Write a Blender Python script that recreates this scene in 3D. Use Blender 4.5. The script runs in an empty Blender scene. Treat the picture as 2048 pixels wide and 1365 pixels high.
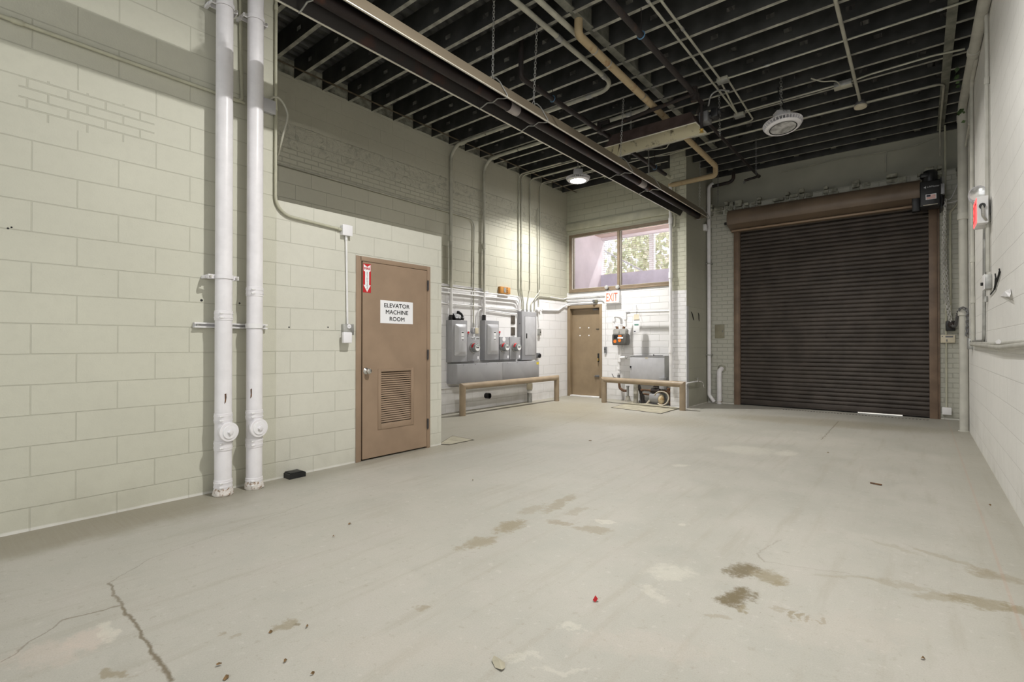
import bpy, bmesh, math, random
from mathutils import Vector, Matrix
random.seed(7)
PI = math.pi
C = bpy.context.scene.collection
V = Vector

# ------------------------------------------------------------------ surveyed camera (used to read real positions off known planes)
F, CAMH, YAW, PITCH = 995.7, 1.22, math.radians(39.27), math.atan(6.65 / 995.7)
fw = V((-math.sin(YAW) * math.cos(PITCH), math.cos(YAW) * math.cos(PITCH), math.sin(PITCH)))
rt = V((math.cos(YAW), math.sin(YAW), 0)); upv = rt.cross(fw)
CO = V((0, 0, CAMH))
def ray(x, y): return fw + rt * ((x - 1024) / F) + upv * ((682.5 - y) / F)
def onX(x, y, X): d = ray(x, y); return CO + d * (X / d.x)
def onY(x, y, Y): d = ray(x, y); return CO + d * (Y / d.y)
def onZ(x, y, Z=0.0): d = ray(x, y); return CO + d * ((Z - CAMH) / d.z)

# ------------------------------------------------------------------ main planes (metres)
XL, XM, XR, XP = -4.5, -6.48, 0.537, -3.44          # left wall, meter wall, right wall, pier right face
YB, YE, YP, YW = 10.72, 10.0, 9.48, 2.135           # door wall, exit wall, pier front, end of the left wall
ZJ, ZD = 4.79, 5.05                                 # joist bottom, deck
YN = -3.2                                           # unseen near end, left open to let sky light in as fill

# ------------------------------------------------------------------ node helpers
class NT:
    def __init__(s, name):
        s.m = bpy.data.materials.new(name); s.m.use_nodes = True
        s.t = s.m.node_tree; s.n = s.t.nodes; s.l = s.t.links
        s.bsdf = s.n['Principled BSDF']; s._pos = None
    def new(s, typ, **kw):
        n = s.n.new(typ)
        for k, v in kw.items(): setattr(n, k, v)
        return n
    def put(s, sock, v):
        if hasattr(v, 'is_linked'): s.l.new(v, sock)
        elif v is not None:
            if isinstance(v, (tuple, list, Vector)) and len(v) == 3 and sock.type == 'RGBA': v = tuple(v) + (1,)
            sock.default_value = v
    def pos(s):
        if s._pos is None: s._pos = s.new('ShaderNodeNewGeometry').outputs['Position']
        return s._pos
    def math(s, op, a, b=None, c=None, clamp=False):
        n = s.new('ShaderNodeMath', operation=op, use_clamp=clamp)
        for i, v in enumerate((a, b, c)):
            if v is not None: s.put(n.inputs[i], v)
        return n.outputs[0]
    def vm(s, op, a, b=None, scale=None):
        n = s.new('ShaderNodeVectorMath', operation=op)
        s.put(n.inputs[0], a)
        if b is not None: s.put(n.inputs[1], b)
        if scale is not None: s.put(n.inputs['Scale'], scale)
        return n.outputs['Value'] if op in ('DOT_PRODUCT', 'LENGTH', 'DISTANCE') else n.outputs['Vector']
    def sep(s, v): n = s.new('ShaderNodeSeparateXYZ'); s.put(n.inputs[0], v); return n.outputs
    def comb(s, x, y, z=0.0):
        n = s.new('ShaderNodeCombineXYZ')
        for i, v in enumerate((x, y, z)): s.put(n.inputs[i], v)
        return n.outputs[0]
    def noise(s, v, scale, detail=4, rough=.55, dist=0.0, col=False):
        n = s.new('ShaderNodeTexNoise'); s.put(n.inputs['Vector'], v)
        n.inputs['Scale'].default_value = scale; n.inputs['Detail'].default_value = detail
        n.inputs['Roughness'].default_value = rough; n.inputs['Distortion'].default_value = dist
        return n.outputs['Color' if col else 'Fac']
    def smooth(s, v, a, b, lo=0.0, hi=1.0):
        n = s.new('ShaderNodeMapRange', interpolation_type='SMOOTHSTEP')
        s.put(n.inputs['Value'], v); n.inputs['From Min'].default_value = a; n.inputs['From Max'].default_value = b
        n.inputs['To Min'].default_value = lo; n.inputs['To Max'].default_value = hi
        return n.outputs[0]
    def mix(s, f, a, b, mode='MIX'):
        n = s.new('ShaderNodeMix', data_type='RGBA', blend_type=mode)
        s.put(n.inputs[0], f); s.put(n.inputs[6], a); s.put(n.inputs[7], b); return n.outputs[2]
    def mixf(s, f, a, b):
        n = s.new('ShaderNodeMix', data_type='FLOAT'); s.put(n.inputs[0], f); s.put(n.inputs[2], a); s.put(n.inputs[3], b); return n.outputs[0]
    def bump(s, h, strength=.5, dist=.01):
        n = s.new('ShaderNodeBump'); n.inputs['Strength'].default_value = strength; n.inputs['Distance'].default_value = dist
        s.put(n.inputs['Height'], h); s.l.new(n.outputs[0], s.bsdf.inputs['Normal'])
    def out(s, color=None, rough=None, metal=None, spec=None):
        for k, v in (('Base Color', color), ('Roughness', rough), ('Metallic', metal), ('Specular IOR Level', spec)):
            if v is not None: s.put(s.bsdf.inputs[k], v)
        return s.m

def simple(name, col, rough=.5, metal=0.0, var=.08, scale=6.0, bump=0.0, bscale=60.0, spec=.4):
    t = NT(name); p = t.new('ShaderNodeTexCoord').outputs['Object']
    n = t.noise(p, scale, 4)
    dark = tuple(c * (1 - var * 2) for c in col); light = tuple(min(1, c * (1 + var)) for c in col)
    c = t.mix(t.smooth(n, .3, .7), dark, light)
    if bump: t.bump(t.noise(p, bscale, 3), bump, .004)
    return t.out(c, rough, metal, spec)

def rusty(name, col, rust=(.16, .07, .03), amt=.55, rough=.7, metal=.2, scale=14):
    t = NT(name); p = t.new('ShaderNodeTexCoord').outputs['Object']
    n = t.noise(p, scale, 6, .65)
    c = t.mix(t.smooth(n, amt - .08, amt + .08), col, rust)
    t.bump(n, .3, .004)
    return t.out(c, rough, metal, .3)

def emit(name, col, s):
    t = NT(name); t.bsdf.inputs['Emission Color'].default_value = (*col, 1); t.bsdf.inputs['Emission Strength'].default_value = s
    return t.out(col, .4)

def brick(t, u, v, bw, rh, mort=.006, offs=.5, smooth=.4):
    b = t.new('ShaderNodeTexBrick'); t.put(b.inputs['Vector'], t.comb(u, v)); b.offset = offs; b.offset_frequency = 2
    b.inputs['Scale'].default_value = 1; b.inputs['Mortar Size'].default_value = mort; b.inputs['Mortar Smooth'].default_value = smooth
    b.inputs['Brick Width'].default_value = bw; b.inputs['Row Height'].default_value = rh; b.inputs['Bias'].default_value = 0
    b.inputs['Color1'].default_value = (.35, .35, .35, 1); b.inputs['Color2'].default_value = (.65, .65, .65, 1)
    return b.outputs['Fac'], b.outputs['Color']

def masonry(name, axis, col, bw=.457, rh=.2007, uo=0.0, vo=.0497, mort=.0045, white=None, zsplit=None, splitn=.04,
            rough_paint=.55, line=.74, bumps=.55, upper=None, patch=None, grime=0.25, band=None):
    t = NT(name); P = t.pos(); x, y, z = t.sep(P)
    u = t.math('ADD', y if axis == 'Y' else x, uo); v = t.math('ADD', z, vo)
    wob = t.noise(P, 3.0, 2)
    v2 = t.math('ADD', v, t.math('MULTIPLY', t.math('SUBTRACT', wob, .5), .006))
    fac, colr = brick(t, u, v2, bw, rh, mort)
    fine = t.noise(P, 90, 4, .6); mid = t.noise(P, 14, 4, .6); big = t.noise(P, .8, 3)
    c = t.mix(t.smooth(big, .3, .7), tuple(k * .93 for k in col), col)
    c = t.mix(t.math('MULTIPLY', t.smooth(mid, .4, .75), .18), c, tuple(k * .8 for k in col))
    hgt = t.math('SUBTRACT', 1.0, fac)
    if patch:       # an area of small bricks filled in among the blocks: (u0, u1, v0, v1)
        f2, _ = brick(t, t.math('ADD', u, .05), t.math('ADD', v, .0), .203, .0669, .006)
        m = None
        for (val, a, b) in ((u, patch[0], patch[1]), (v, patch[2], patch[3])):
            for s_, e in ((1, a), (-1, b)):
                q = t.math('GREATER_THAN', val, e) if s_ > 0 else t.math('LESS_THAN', val, e)
                m = q if m is None else t.math('MULTIPLY', m, q)
        fac = t.mixf(m, fac, f2); hgt = t.math('SUBTRACT', 1.0, fac)
    if band:        # small brick rows and a rough torn band of masonry: (small0, small1, rough0, rough1)
        f2, c2 = brick(t, u, v, .203, .0669, .008)
        zz = t.math('ADD', z, t.math('MULTIPLY', t.math('SUBTRACT', t.noise(P, 5, 3), .5), .09))
        m1 = t.math('MULTIPLY', t.math('GREATER_THAN', z, band[0]), t.math('LESS_THAN', zz, band[1]))
        m2 = t.math('MULTIPLY', t.math('GREATER_THAN', zz, band[2]), t.math('LESS_THAN', zz, band[3]))
        m3 = t.math('GREATER_THAN', zz, band[3])
        fac = t.mixf(m1, fac, f2); fac = t.mixf(m3, fac, t.math('MULTIPLY', fac, .25))
        hgt = t.math('SUBTRACT', 1.0, fac)
        rn = t.noise(P, 11, 5, .62, .8); rv = t.new('ShaderNodeTexVoronoi'); t.put(rv.inputs['Vector'], t.vm('MULTIPLY', P, (1, .8, 2.2))); rv.inputs['Scale'].default_value = 6
        rr = t.math('ADD', t.math('MULTIPLY', rn, 4.2), t.math('MULTIPLY', rv.outputs['Distance'], 1.5))
        hgt = t.math('ADD', hgt, t.math('MULTIPLY', m2, rr))
        c = t.mix(t.math('MULTIPLY', m2, t.smooth(rn, .46, .36, 0, .4)), c, tuple(k * .45 for k in col))
    if upper:       # (z, colour, grade)
        c = t.mix(t.smooth(z, upper[0] - .05, upper[0] + .05), c, upper[1])
    c = t.mix(t.smooth(t.math('ADD', z, t.math('MULTIPLY', wob, .02)), .034, .022), c, (.74, .73, .68))
    if white:
        zz = t.math('ADD', z, t.math('MULTIPLY', t.math('SUBTRACT', t.noise(P, 2.5, 3), .5), splitn))
        c = t.mix(t.smooth(zz, zsplit - .012, zsplit + .012), white, c)
    c = t.mix(t.math('MULTIPLY', fac, 1 - line), c, t.mix(1.0, c, (.45, .44, .40), 'MULTIPLY'))
    pit = t.smooth(t.noise(P, 38, 5, .7), .70, .76)
    c = t.mix(t.math('MULTIPLY', pit, .35), c, (.16, .15, .12))
    g = t.math('MULTIPLY', t.smooth(z, .55, .0), t.smooth(t.noise(P, 3, 5), .35, .7))
    c = t.mix(t.math('MULTIPLY', g, grime), c, (.30, .28, .22))
    h = t.math('ADD', t.math('MULTIPLY', hgt, .9), t.math('ADD', t.math('MULTIPLY', fine, .22), t.math('MULTIPLY', mid, .3)))
    h = t.math('SUBTRACT', h, t.math('MULTIPLY', pit, .4))
    t.bump(h, bumps, .009)
    return t.out(c, rough_paint, 0, .35)

# ------------------------------------------------------------------ mesh helpers
class MB:
    def __init__(s): s.bm = bmesh.new(); s.mi = 0
    def _faces(s, fs):
        for f in fs: f.material_index = s.mi
    def quad(s, pts):
        f = s.bm.faces.new([s.bm.verts.new(V(p)) for p in pts]); f.material_index = s.mi; return f
    def box(s, lo, hi, bev=0.0, seg=2):
        lo, hi = V(lo), V(hi)
        for i in range(3):
            if lo[i] > hi[i]: lo[i], hi[i] = hi[i], lo[i]
        r = bmesh.ops.create_cube(s.bm, size=1, matrix=Matrix.Translation((lo + hi) / 2) @ Matrix.Diagonal((*(hi - lo), 1)))
        vs = r['verts']
        if bev:
            es = list({e for v in vs for e in v.link_edges})
            q = bmesh.ops.bevel(s.bm, geom=es, offset=bev, segments=seg, profile=.5, affect='EDGES')
            s._faces(q['faces'])
            vs = [v for f in q['faces'] for v in f.verts]
        s._faces({f for v in vs for f in v.link_faces})
        return s
    def obox(s, c, ax, ay, az, size, bev=0.0):
        """box with own axes"""
        ax, ay, az = V(ax).normalized(), V(ay).normalized(), V(az).normalized()
        M = Matrix((ax, ay, az)).transposed().to_4x4(); M.translation = V(c)
        r = bmesh.ops.create_cube(s.bm, size=1, matrix=M @ Matrix.Diagonal((*size, 1)))
        vs = r['verts']
        if bev:
            q = bmesh.ops.bevel(s.bm, geom=list({e for v in vs for e in v.link_edges}), offset=bev, segments=2, profile=.5, affect='EDGES')
            s._faces(q['faces']); vs = [v for f in q['faces'] for v in f.verts]
        s._faces({f for v in vs for f in v.link_faces}); return s
    def rings(s, rings, cap0=True, cap1=True, closed=False):
        rv = [[s.bm.verts.new(p) for p in r] for r in rings]
        n = len(rv[0]); prs = list(zip(rv, rv[1:])) + ([(rv[-1], rv[0])] if closed else [])
        for a, b in prs:
            for i in range(n):
                f = s.bm.faces.new((a[i], a[(i + 1) % n], b[(i + 1) % n], b[i])); f.material_index = s.mi
        if not closed:
            if cap0: s.bm.faces.new(rv[0][::-1]).material_index = s.mi
            if cap1: s.bm.faces.new(rv[-1]).material_index = s.mi
        return s
    def tube(s, path, r, seg=12, closed=False, caps=True):
        P = [V(p) for p in path]; n = len(P)
        T = []
        for i in range(n):
            a = P[i - 1] if (i > 0 or closed) else P[i]; b = P[(i + 1) % n] if (i < n - 1 or closed) else P[i]
            T.append((b - a).normalized())
        ref = V((0, 0, 1)) if abs(T[0].z) < .9 else V((1, 0, 0))
        N = (ref - T[0] * ref.dot(T[0])).normalized(); rings = []
        for i in range(n):
            if i: N = (N - T[i] * N.dot(T[i])).normalized()
            B = T[i].cross(N)
            k = 1.0
            if 0 < i < n - 1 and not closed:
                d = (P[i] - P[i - 1]).normalized().dot(T[i]); k = 1 / max(d, .5)
            rr = r[i] if isinstance(r, (list, tuple)) else r
            # miter: stretch in the plane of the bend
            bend = ((P[i + 1] - P[i]).normalized() - (P[i] - P[i - 1]).normalized()) if 0 < i < n - 1 and not closed else V((0, 0, 0))
            bd = bend.normalized() if bend.length > 1e-4 else None
            ring = []
            for j in range(seg):
                a = 2 * PI * j / seg; o = (N * math.cos(a) + B * math.sin(a)) * rr
                if bd is not None and k > 1.001: o = o + bd * (o.dot(bd) * (k - 1))
                ring.append(P[i] + o)
            rings.append(ring)
        return s.rings(rings, caps, caps, closed)
    def cyl(s, p0, p1, r, seg=16, r1=None):
        return s.tube([p0, p1], [r, r if r1 is None else r1], seg)
    def lathe(s, prof, c, axis=(0, 0, 1), seg=24):
        """prof: (radius, height) along the axis from c"""
        ax = V(axis).normalized(); ref = V((0, 0, 1)) if abs(ax.z) < .9 else V((1, 0, 0))
        N = (ref - ax * ref.dot(ax)).normalized(); B = ax.cross(N); c = V(c)
        rings = [[c + ax * h + (N * math.cos(2 * PI * j / seg) + B * math.sin(2 * PI * j / seg)) * max(r, 1e-4) for j in range(seg)] for r, h in prof]
        return s.rings(rings)
    def prism(s, poly, d):
        """poly: 3-D points of a planar outline, d: extrusion vector"""
        d = V(d); a = [s.bm.verts.new(V(p)) for p in poly]; b = [s.bm.verts.new(V(p) + d) for p in poly]
        n = len(a); s.bm.faces.new(a[::-1]).material_index = s.mi; s.bm.faces.new(b).material_index = s.mi
        for i in range(n): s.bm.faces.new((a[i], a[(i + 1) % n], b[(i + 1) % n], b[i])).material_index = s.mi
        return s
    def ball(s, c, r, seg=14, sc=(1, 1, 1)):
        q = bmesh.ops.create_uvsphere(s.bm, u_segments=seg, v_segments=seg // 2 + 2, radius=r, matrix=Matrix.Translation(V(c)) @ Matrix.Diagonal((*sc, 1)))
        s._faces({f for v in q['verts'] for f in v.link_faces}); return s

def fillet(pts, rad, n=7):
    """round the corners of a polyline"""
    P = [V(p) for p in pts]; out = [P[0]]
    for i in range(1, len(P) - 1):
        a, b = P[i - 1] - P[i], P[i + 1] - P[i]; la, lb = a.length, b.length
        a.normalize(); b.normalize(); ang = a.angle(b)
        if ang > 3.1: out.append(P[i]); continue
        t = min(rad / math.tan(ang / 2), la * .48, lb * .48); r = t * math.tan(ang / 2)
        c = P[i] + (a + b).normalized() * (r / math.sin(ang / 2))
        s0, s1 = P[i] + a * t - c, P[i] + b * t - c; tot = s0.angle(s1)
        for k in range(n + 1):
            f = k / n; out.append(c + (s0 * math.sin((1 - f) * tot) + s1 * math.sin(f * tot)) / math.sin(tot))
    return out + [P[-1]]

def spline(pts, n=8):
    P = [V(p) for p in pts]; P = [P[0] * 2 - P[1]] + P + [P[-1] * 2 - P[-2]]; out = []
    for i in range(1, len(P) - 2):
        for k in range(n):
            t = k / n; a, b, c, d = P[i - 1:i + 3]
            out.append(.5 * ((2 * b) + (c - a) * t + (2 * a - 5 * b + 4 * c - d) * t * t + (-a + 3 * b - 3 * c + d) * t ** 3))
    return out + [P[-2]]

WLOC = {}
def obj(name, mb, mat, parent=None, smooth=True, ang=.6):
    bm = mb.bm; bmesh.ops.recalc_face_normals(bm, faces=bm.faces)
    xs = [v.co for v in bm.verts]
    lo = V([min(p[i] for p in xs) for i in range(3)]); hi = V([max(p[i] for p in xs) for i in range(3)])
    c = (lo + hi) / 2; bmesh.ops.translate(bm, verts=bm.verts, vec=-c)
    me = bpy.data.meshes.new(name); bm.to_mesh(me); bm.free()
    for m in (mat if isinstance(mat, (list, tuple)) else [mat]): me.materials.append(m)
    if smooth: me.shade_smooth(); me.set_sharp_from_angle(angle=ang)
    o = bpy.data.objects.new(name, me); C.objects.link(o)
    o.location = c - (WLOC[parent.name] if parent else V((0, 0, 0))); o.parent = parent; WLOC[o.name] = c
    return o
def thing(name, label, cat, loc, group=None):
    o = bpy.data.objects.new(name, None); C.objects.link(o); o.location = V(loc); o.empty_display_size = .05; WLOC[o.name] = V(loc)
    o['label'] = label; o['category'] = cat
    if group: o['group'] = group
    return o
def tag(o, label, cat, group=None):
    o['label'] = label; o['category'] = cat
    if group: o['group'] = group
    return o
def struct(name, mb, mat, parent=None, **k):
    o = obj(name, mb, mat, parent, **k); o['kind'] = 'structure'; return o
def sroot(name, loc):
    o = bpy.data.objects.new(name, None); C.objects.link(o); o.location = V(loc); WLOC[o.name] = V(loc); o['kind'] = 'structure'; return o
def dup(root, delta, label=None):
    def cp(o, par):
        c = o.copy(); C.objects.link(c); c.parent = par
        WLOC[c.name] = WLOC[o.name] + V(delta)
        for ch in [k for k in bpy.data.objects if k.parent == o]: cp(ch, c)
        return c
    r = cp(root, None); r.location = root.location + V(delta)
    if label: r['label'] = label
    return r

def text(name, s, mat, parent, c, xdir, ndir, w=None, h=None, depth=.0015, bold=0.0, heavy=0.0):
    """flat lettering centred at c, fitted to width w and/or height h"""
    cu = bpy.data.curves.new(name, 'FONT'); cu.body = s; cu.align_x = 'CENTER'; cu.size = 1; cu.extrude = 0; cu.offset = bold
    cu.resolution_u = 3
    tmp = bpy.data.objects.new('tmp', cu); C.objects.link(tmp)
    dg = bpy.context.evaluated_depsgraph_get(); me = bpy.data.meshes.new_from_object(tmp.evaluated_get(dg))
    bpy.data.objects.remove(tmp); bpy.data.curves.remove(cu)
    bm = bmesh.new(); bm.from_mesh(me); bpy.data.meshes.remove(me)
    if heavy:       # heavier strokes: the outline set again, nudged round
        base = bm.faces[:] 
        for k, (ox, oy) in enumerate(((heavy, 0), (-heavy, 0), (0, heavy), (0, -heavy))):
            q = bmesh.ops.duplicate(bm, geom=base + list({e for f in base for e in f.edges}) + list({v for f in base for v in f.verts}))
            for v in q['geom']:
                if isinstance(v, bmesh.types.BMVert): v.co += V((ox, oy, -.002 * (k + 1)))
    lo = V([min(v.co[i] for v in bm.verts) for i in range(3)]); hi = V([max(v.co[i] for v in bm.verts) for i in range(3)])
    sx = w / (hi.x - lo.x) if w else None; sy = h / (hi.y - lo.y) if h else None
    sx = sx or sy; sy = sy or sx
    X, Nn = V(xdir).normalized(), V(ndir).normalized(); U = Nn.cross(X); m = (lo + hi) / 2; c = V(c)
    for v in bm.verts: v.co = c + X * ((v.co.x - m.x) * sx) + U * ((v.co.y - m.y) * sy) + Nn * (depth + v.co.z * .02)
    b = MB(); b.bm = bm
    return obj(name, b, mat, parent, smooth=False)

def chain_mesh(path, link=.045, r=.0035, seg=8, ts=5):
    P = [V(p) for p in path]; L = [0]
    for a, b in zip(P, P[1:]): L.append(L[-1] + (b - a).length)
    def at(d):
        for i in range(len(P) - 1):
            if d <= L[i + 1] or i == len(P) - 2:
                return P[i].lerp(P[i + 1], min(1, max(0, (d - L[i]) / max(1e-6, L[i + 1] - L[i])))), (P[i + 1] - P[i]).normalized()
    mb = MB(); pitch = link * .74; n = max(2, int(L[-1] / pitch)); lw = link * .30
    for k in range(n):
        c, t = at((k + .5) * L[-1] / n); ref = V((1, 0.3, 0)) if abs(t.x) < .8 else V((0, 1, .2))
        a = (ref - t * ref.dot(t)).normalized(); b = t.cross(a)
        if k % 2: a, b = b, a
        ring = []
        for j in range(seg):
            q = 2 * PI * j / seg
            ring.append(c + t * (math.cos(q) * link * .5) + a * (math.sin(q) * lw))
        mb.tube(ring, r, ts, closed=True)
    return mb

# ------------------------------------------------------------------ materials
GREEN = (.585, .577, .482); PALE = (.64, .63, .55); WHITE = (.80, .79, .79); RWALL = (.80, .79, .755)
M = {}
M['wall_left'] = masonry('painted_block_green', 'Y', GREEN, uo=.157, patch=(.62, 1.36, 2.75, 3.03))
M['wall_box'] = masonry('painted_block_pale', 'Y', PALE, uo=.02)
M['wall_meter'] = masonry('painted_block_meter', 'Y', (.53, .515, .42), uo=.1, white=WHITE, zsplit=2.22, splitn=.05,
                          band=(3.58, 3.86, 3.84, 4.17), bumps=.8)
M['wall_exit'] = masonry('painted_brick_exit', 'X', (.52, .515, .41), bw=.40, rh=.134, mort=.006, white=WHITE, zsplit=2.44, splitn=.015, bumps=.7)
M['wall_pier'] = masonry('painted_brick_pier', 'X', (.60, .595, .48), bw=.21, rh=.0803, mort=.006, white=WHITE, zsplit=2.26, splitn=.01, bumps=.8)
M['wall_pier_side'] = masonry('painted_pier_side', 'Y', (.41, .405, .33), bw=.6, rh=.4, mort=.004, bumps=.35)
M['wall_back'] = masonry('painted_brick_back', 'X', (.50, .495, .43), bw=.21, rh=.0803, mort=.007, bumps=.8)
M['wall_back_upper'] = simple('painted_plaster_green', (.40, .395, .325), .6, var=.06, scale=1.5, bump=.15, bscale=20)
M['wall_right'] = masonry('painted_block_grey', 'Y', RWALL, bw=.457, rh=.2007, uo=.2, mort=.004, bumps=.5)
M['mortar'] = simple('torn_mortar', (.36, .355, .29), .9, var=.25, scale=9, bump=.9, bscale=30)
M['tan'] = simple('tan_door_paint', (.318, .227, .156), .42, var=.05, scale=3, bump=.05, bscale=120)
M['door_gap_shade'] = simple('shadow_gap', (.03, .022, .016), .8)
M['tan_exit'] = simple('tan_exit_paint', (.275, .205, .128), .45, var=.06, scale=3)
M['tan_rail'] = simple('tan_rail_paint', (.32, .248, .168), .4, var=.07, scale=5)
M['jamb'] = simple('brown_jamb_paint', (.19, .13, .09), .5, var=.12, scale=4)
M['hood'] = simple('brown_hood_paint', (.165, .12, .085), .42, var=.1, scale=2)
M['curtain'] = simple('dark_bronze_slats', (.066, .054, .046), .5, .1, var=.15, scale=2.5, spec=.35)
M['pipe_white'] = simple('white_pipe_paint', (.80, .78, .80), .35, var=.03, scale=8, bump=.08, bscale=50)
M['pipe_rust'] = rusty('peeling_white_rust', (.74, .70, .66), (.25, .14, .07), .56, .8, 0, 30)
M['pipe_green'] = simple('pale_green_pipe_paint', (.50, .49, .38), .42, var=.06, scale=5)
M['white'] = simple('white_paint', (.80, .79, .79), .5, var=.04)
M['plastic_white'] = simple('white_plastic', (.82, .81, .83), .35, var=.01)
M['grey'] = simple('grey_enamel', (.36, .36, .375), .38, .1, var=.04, scale=3)
M['grey_dark'] = simple('grey_enamel_dark', (.17, .17, .175), .45, .1, var=.06)
M['grey_light'] = simple('grey_light', (.50, .50, .52), .4, .1, var=.04)
M['galv'] = simple('galvanised', (.42, .42, .40), .42, .6, var=.15, scale=10)
M['galv_paint'] = simple('painted_conduit', (.47, .46, .385), .42, .1, var=.1, scale=4)
M['chain'] = simple('zinc_chain', (.62, .61, .58), .45, .3, var=.1)
M['hinge'] = simple('dark_hinge', (.07, .065, .065), .4, .4)
M['steel'] = simple('bright_steel', (.62, .61, .58), .25, .9, var=.08, scale=12)
M['black'] = simple('black_plastic', (.016, .016, .017), .4, var=.1)
M['rubber'] = simple('black_rubber', (.012, .012, .012), .75)
M['dark_pipe'] = rusty('dark_iron_pipe', (.040, .034, .033), (.07, .045, .036), .62, .55, .3, 8)
M['rust_pipe'] = rusty('rusty_iron_pipe', (.10, .062, .042), (.20, .10, .05), .52, .75, .2, 22)
M['beige_pipe'] = rusty('beige_pipe_cover', (.44, .345, .21), (.30, .18, .09), .62, .6, 0, 6)
M['heater'] = simple('heater_reflector_bronze', (.26, .215, .155), .38, .35, var=.06, scale=1.2)
M['heater_in'] = rusty('heater_reflector_inside', (.030, .027, .026), (.055, .030, .025), .63, .34, .6, 3)
M['tube'] = rusty('heater_tube_scorched', (.032, .024, .024), (.085, .036, .024), .62, .45, .4, 4)
M['collar'] = simple('aluminium_collar', (.40, .36, .35), .5, .2)
M['lip'] = simple('reflector_lip', (.66, .63, .54), .35, .3)
M['joist_web'] = simple('joist_web_dark', (.062, .063, .061), .5, .15, var=.2, scale=3)  # web coloured much darker than the flange
M['joist_fl'] = simple('joist_flange', (.36, .355, .31), .5, .15, var=.22, scale=7)
M['deck'] = simple('steel_deck', (.14, .14, .135), .45, .4, var=.2, scale=3)
M['bar'] = simple('dull_bridging_bar', (.11, .085, .055), .6, .2, var=.3, scale=8)
M['pipe_grey'] = simple('pale_grey_pipe_paint', (.50, .49, .44), .42, var=.06, scale=5)
M['strap'] = simple('painted_strap', (.20, .20, .165), .55, var=.2, scale=6)
M['red'] = simple('sign_red', (.52, .02, .025), .45, var=.0)
M['paper'] = simple('white_sign_vinyl', (.86, .86, .88), .5, var=.0)
M['ink'] = simple('black_ink', (.012, .012, .012), .6)
M['exit_red'] = simple('faded_exit_red', (.80, .21, .14), .45, var=.2, scale=20)
M['exit_face'] = emit('exit_face_lit', (.95, .82, .72), .25)
M['exit_glow'] = emit('exit_face_red_glow', (1.0, .10, .10), 1.6)
M['orange'] = simple('orange_enamel', (.50, .235, .06), .45, var=.08)
M['orange_dot'] = simple('orange_disc', (.85, .22, .03), .45)
M['gas_grey'] = simple('gas_meter_grey', (.125, .12, .11), .5, .2, var=.1)
M['gas_cap'] = simple('gas_meter_cap', (.40, .39, .37), .5, .1, var=.08)
M['green_tape'] = simple('green_stripe', (.14, .30, .24), .5)
M['concrete_post'] = simple('bare_concrete', (.33, .31, .26), .85, var=.2, scale=12, bump=.5, bscale=40)
M['hose'] = simple('cream_hose', (.58, .52, .42), .5)
M['ballcock'] = rusty('stained_cream', (.60, .50, .33), (.38, .24, .10), .55, .6, 0, 12)
M['plate'] = simple('floor_plate', (.40, .37, .28), .75, var=.12, scale=6, bump=.2, bscale=30)
M['gap'] = simple('dark_joint', (.05, .045, .035), .9)
M['led_body'] = simple('grey_die_cast', (.78, .77, .79), .45, .2, var=.04)
M['lens_off'] = simple('lens_reflector', (.85, .85, .80), .16, .45, var=.25, scale=9)
M['lens_on'] = emit('led_lens_lit', (1, 1, .97), 60)
M['cream'] = simple('cream_plastic', (.62, .56, .43), .45, var=.03)
M['leaf'] = simple('green_leaf', (.055, .10, .03), .55, var=.3, scale=20)
M['dry_leaf'] = simple('dry_leaf', (.20, .12, .05), .7, var=.3, scale=20)
M['yellow'] = simple('yellow_sticker', (.75, .60, .06), .5)
M['blue'] = simple('blue_hanger', (.10, .22, .36), .45)
M['brown_box'] = simple('dark_brown_plate', (.09, .075, .06), .6, var=.2)
M['olive'] = simple('olive_sounder', (.17, .16, .11), .5, var=.2, scale=20)
M['brass'] = simple('brass', (.60, .42, .12), .3, .9)
M['win_frame'] = simple('bronze_window_frame', (.25, .19, .13), .45, .1, var=.08)
M['vest'] = simple('vestibule_render', (.86, .80, .83), .8, var=.05, scale=1.5)
M['vest_soffit'] = simple('vestibule_soffit', (.66, .52, .46), .8, var=.05, scale=1.5)
M['parapet'] = simple('parapet_render', (.72, .71, .82), .8, var=.08, scale=2)
M['grille'] = simple('grille_wire', (.55, .47, .45), .5, .2)
M['flag_blue'] = simple('sticker_dark', (.03, .03, .06), .5)
M['glass'] = (lambda t: (t.bsdf.inputs['Transmission Weight'].__setattr__('default_value', 1.0), t.bsdf.inputs['IOR'].__setattr__('default_value', 1.03), t.out((.97, .97, 1), .02))[-1])(NT('window_glass'))
M['meter_glass'] = simple('meter_cover', (.30, .31, .31), .15, .3, var=.1, scale=30)

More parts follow.
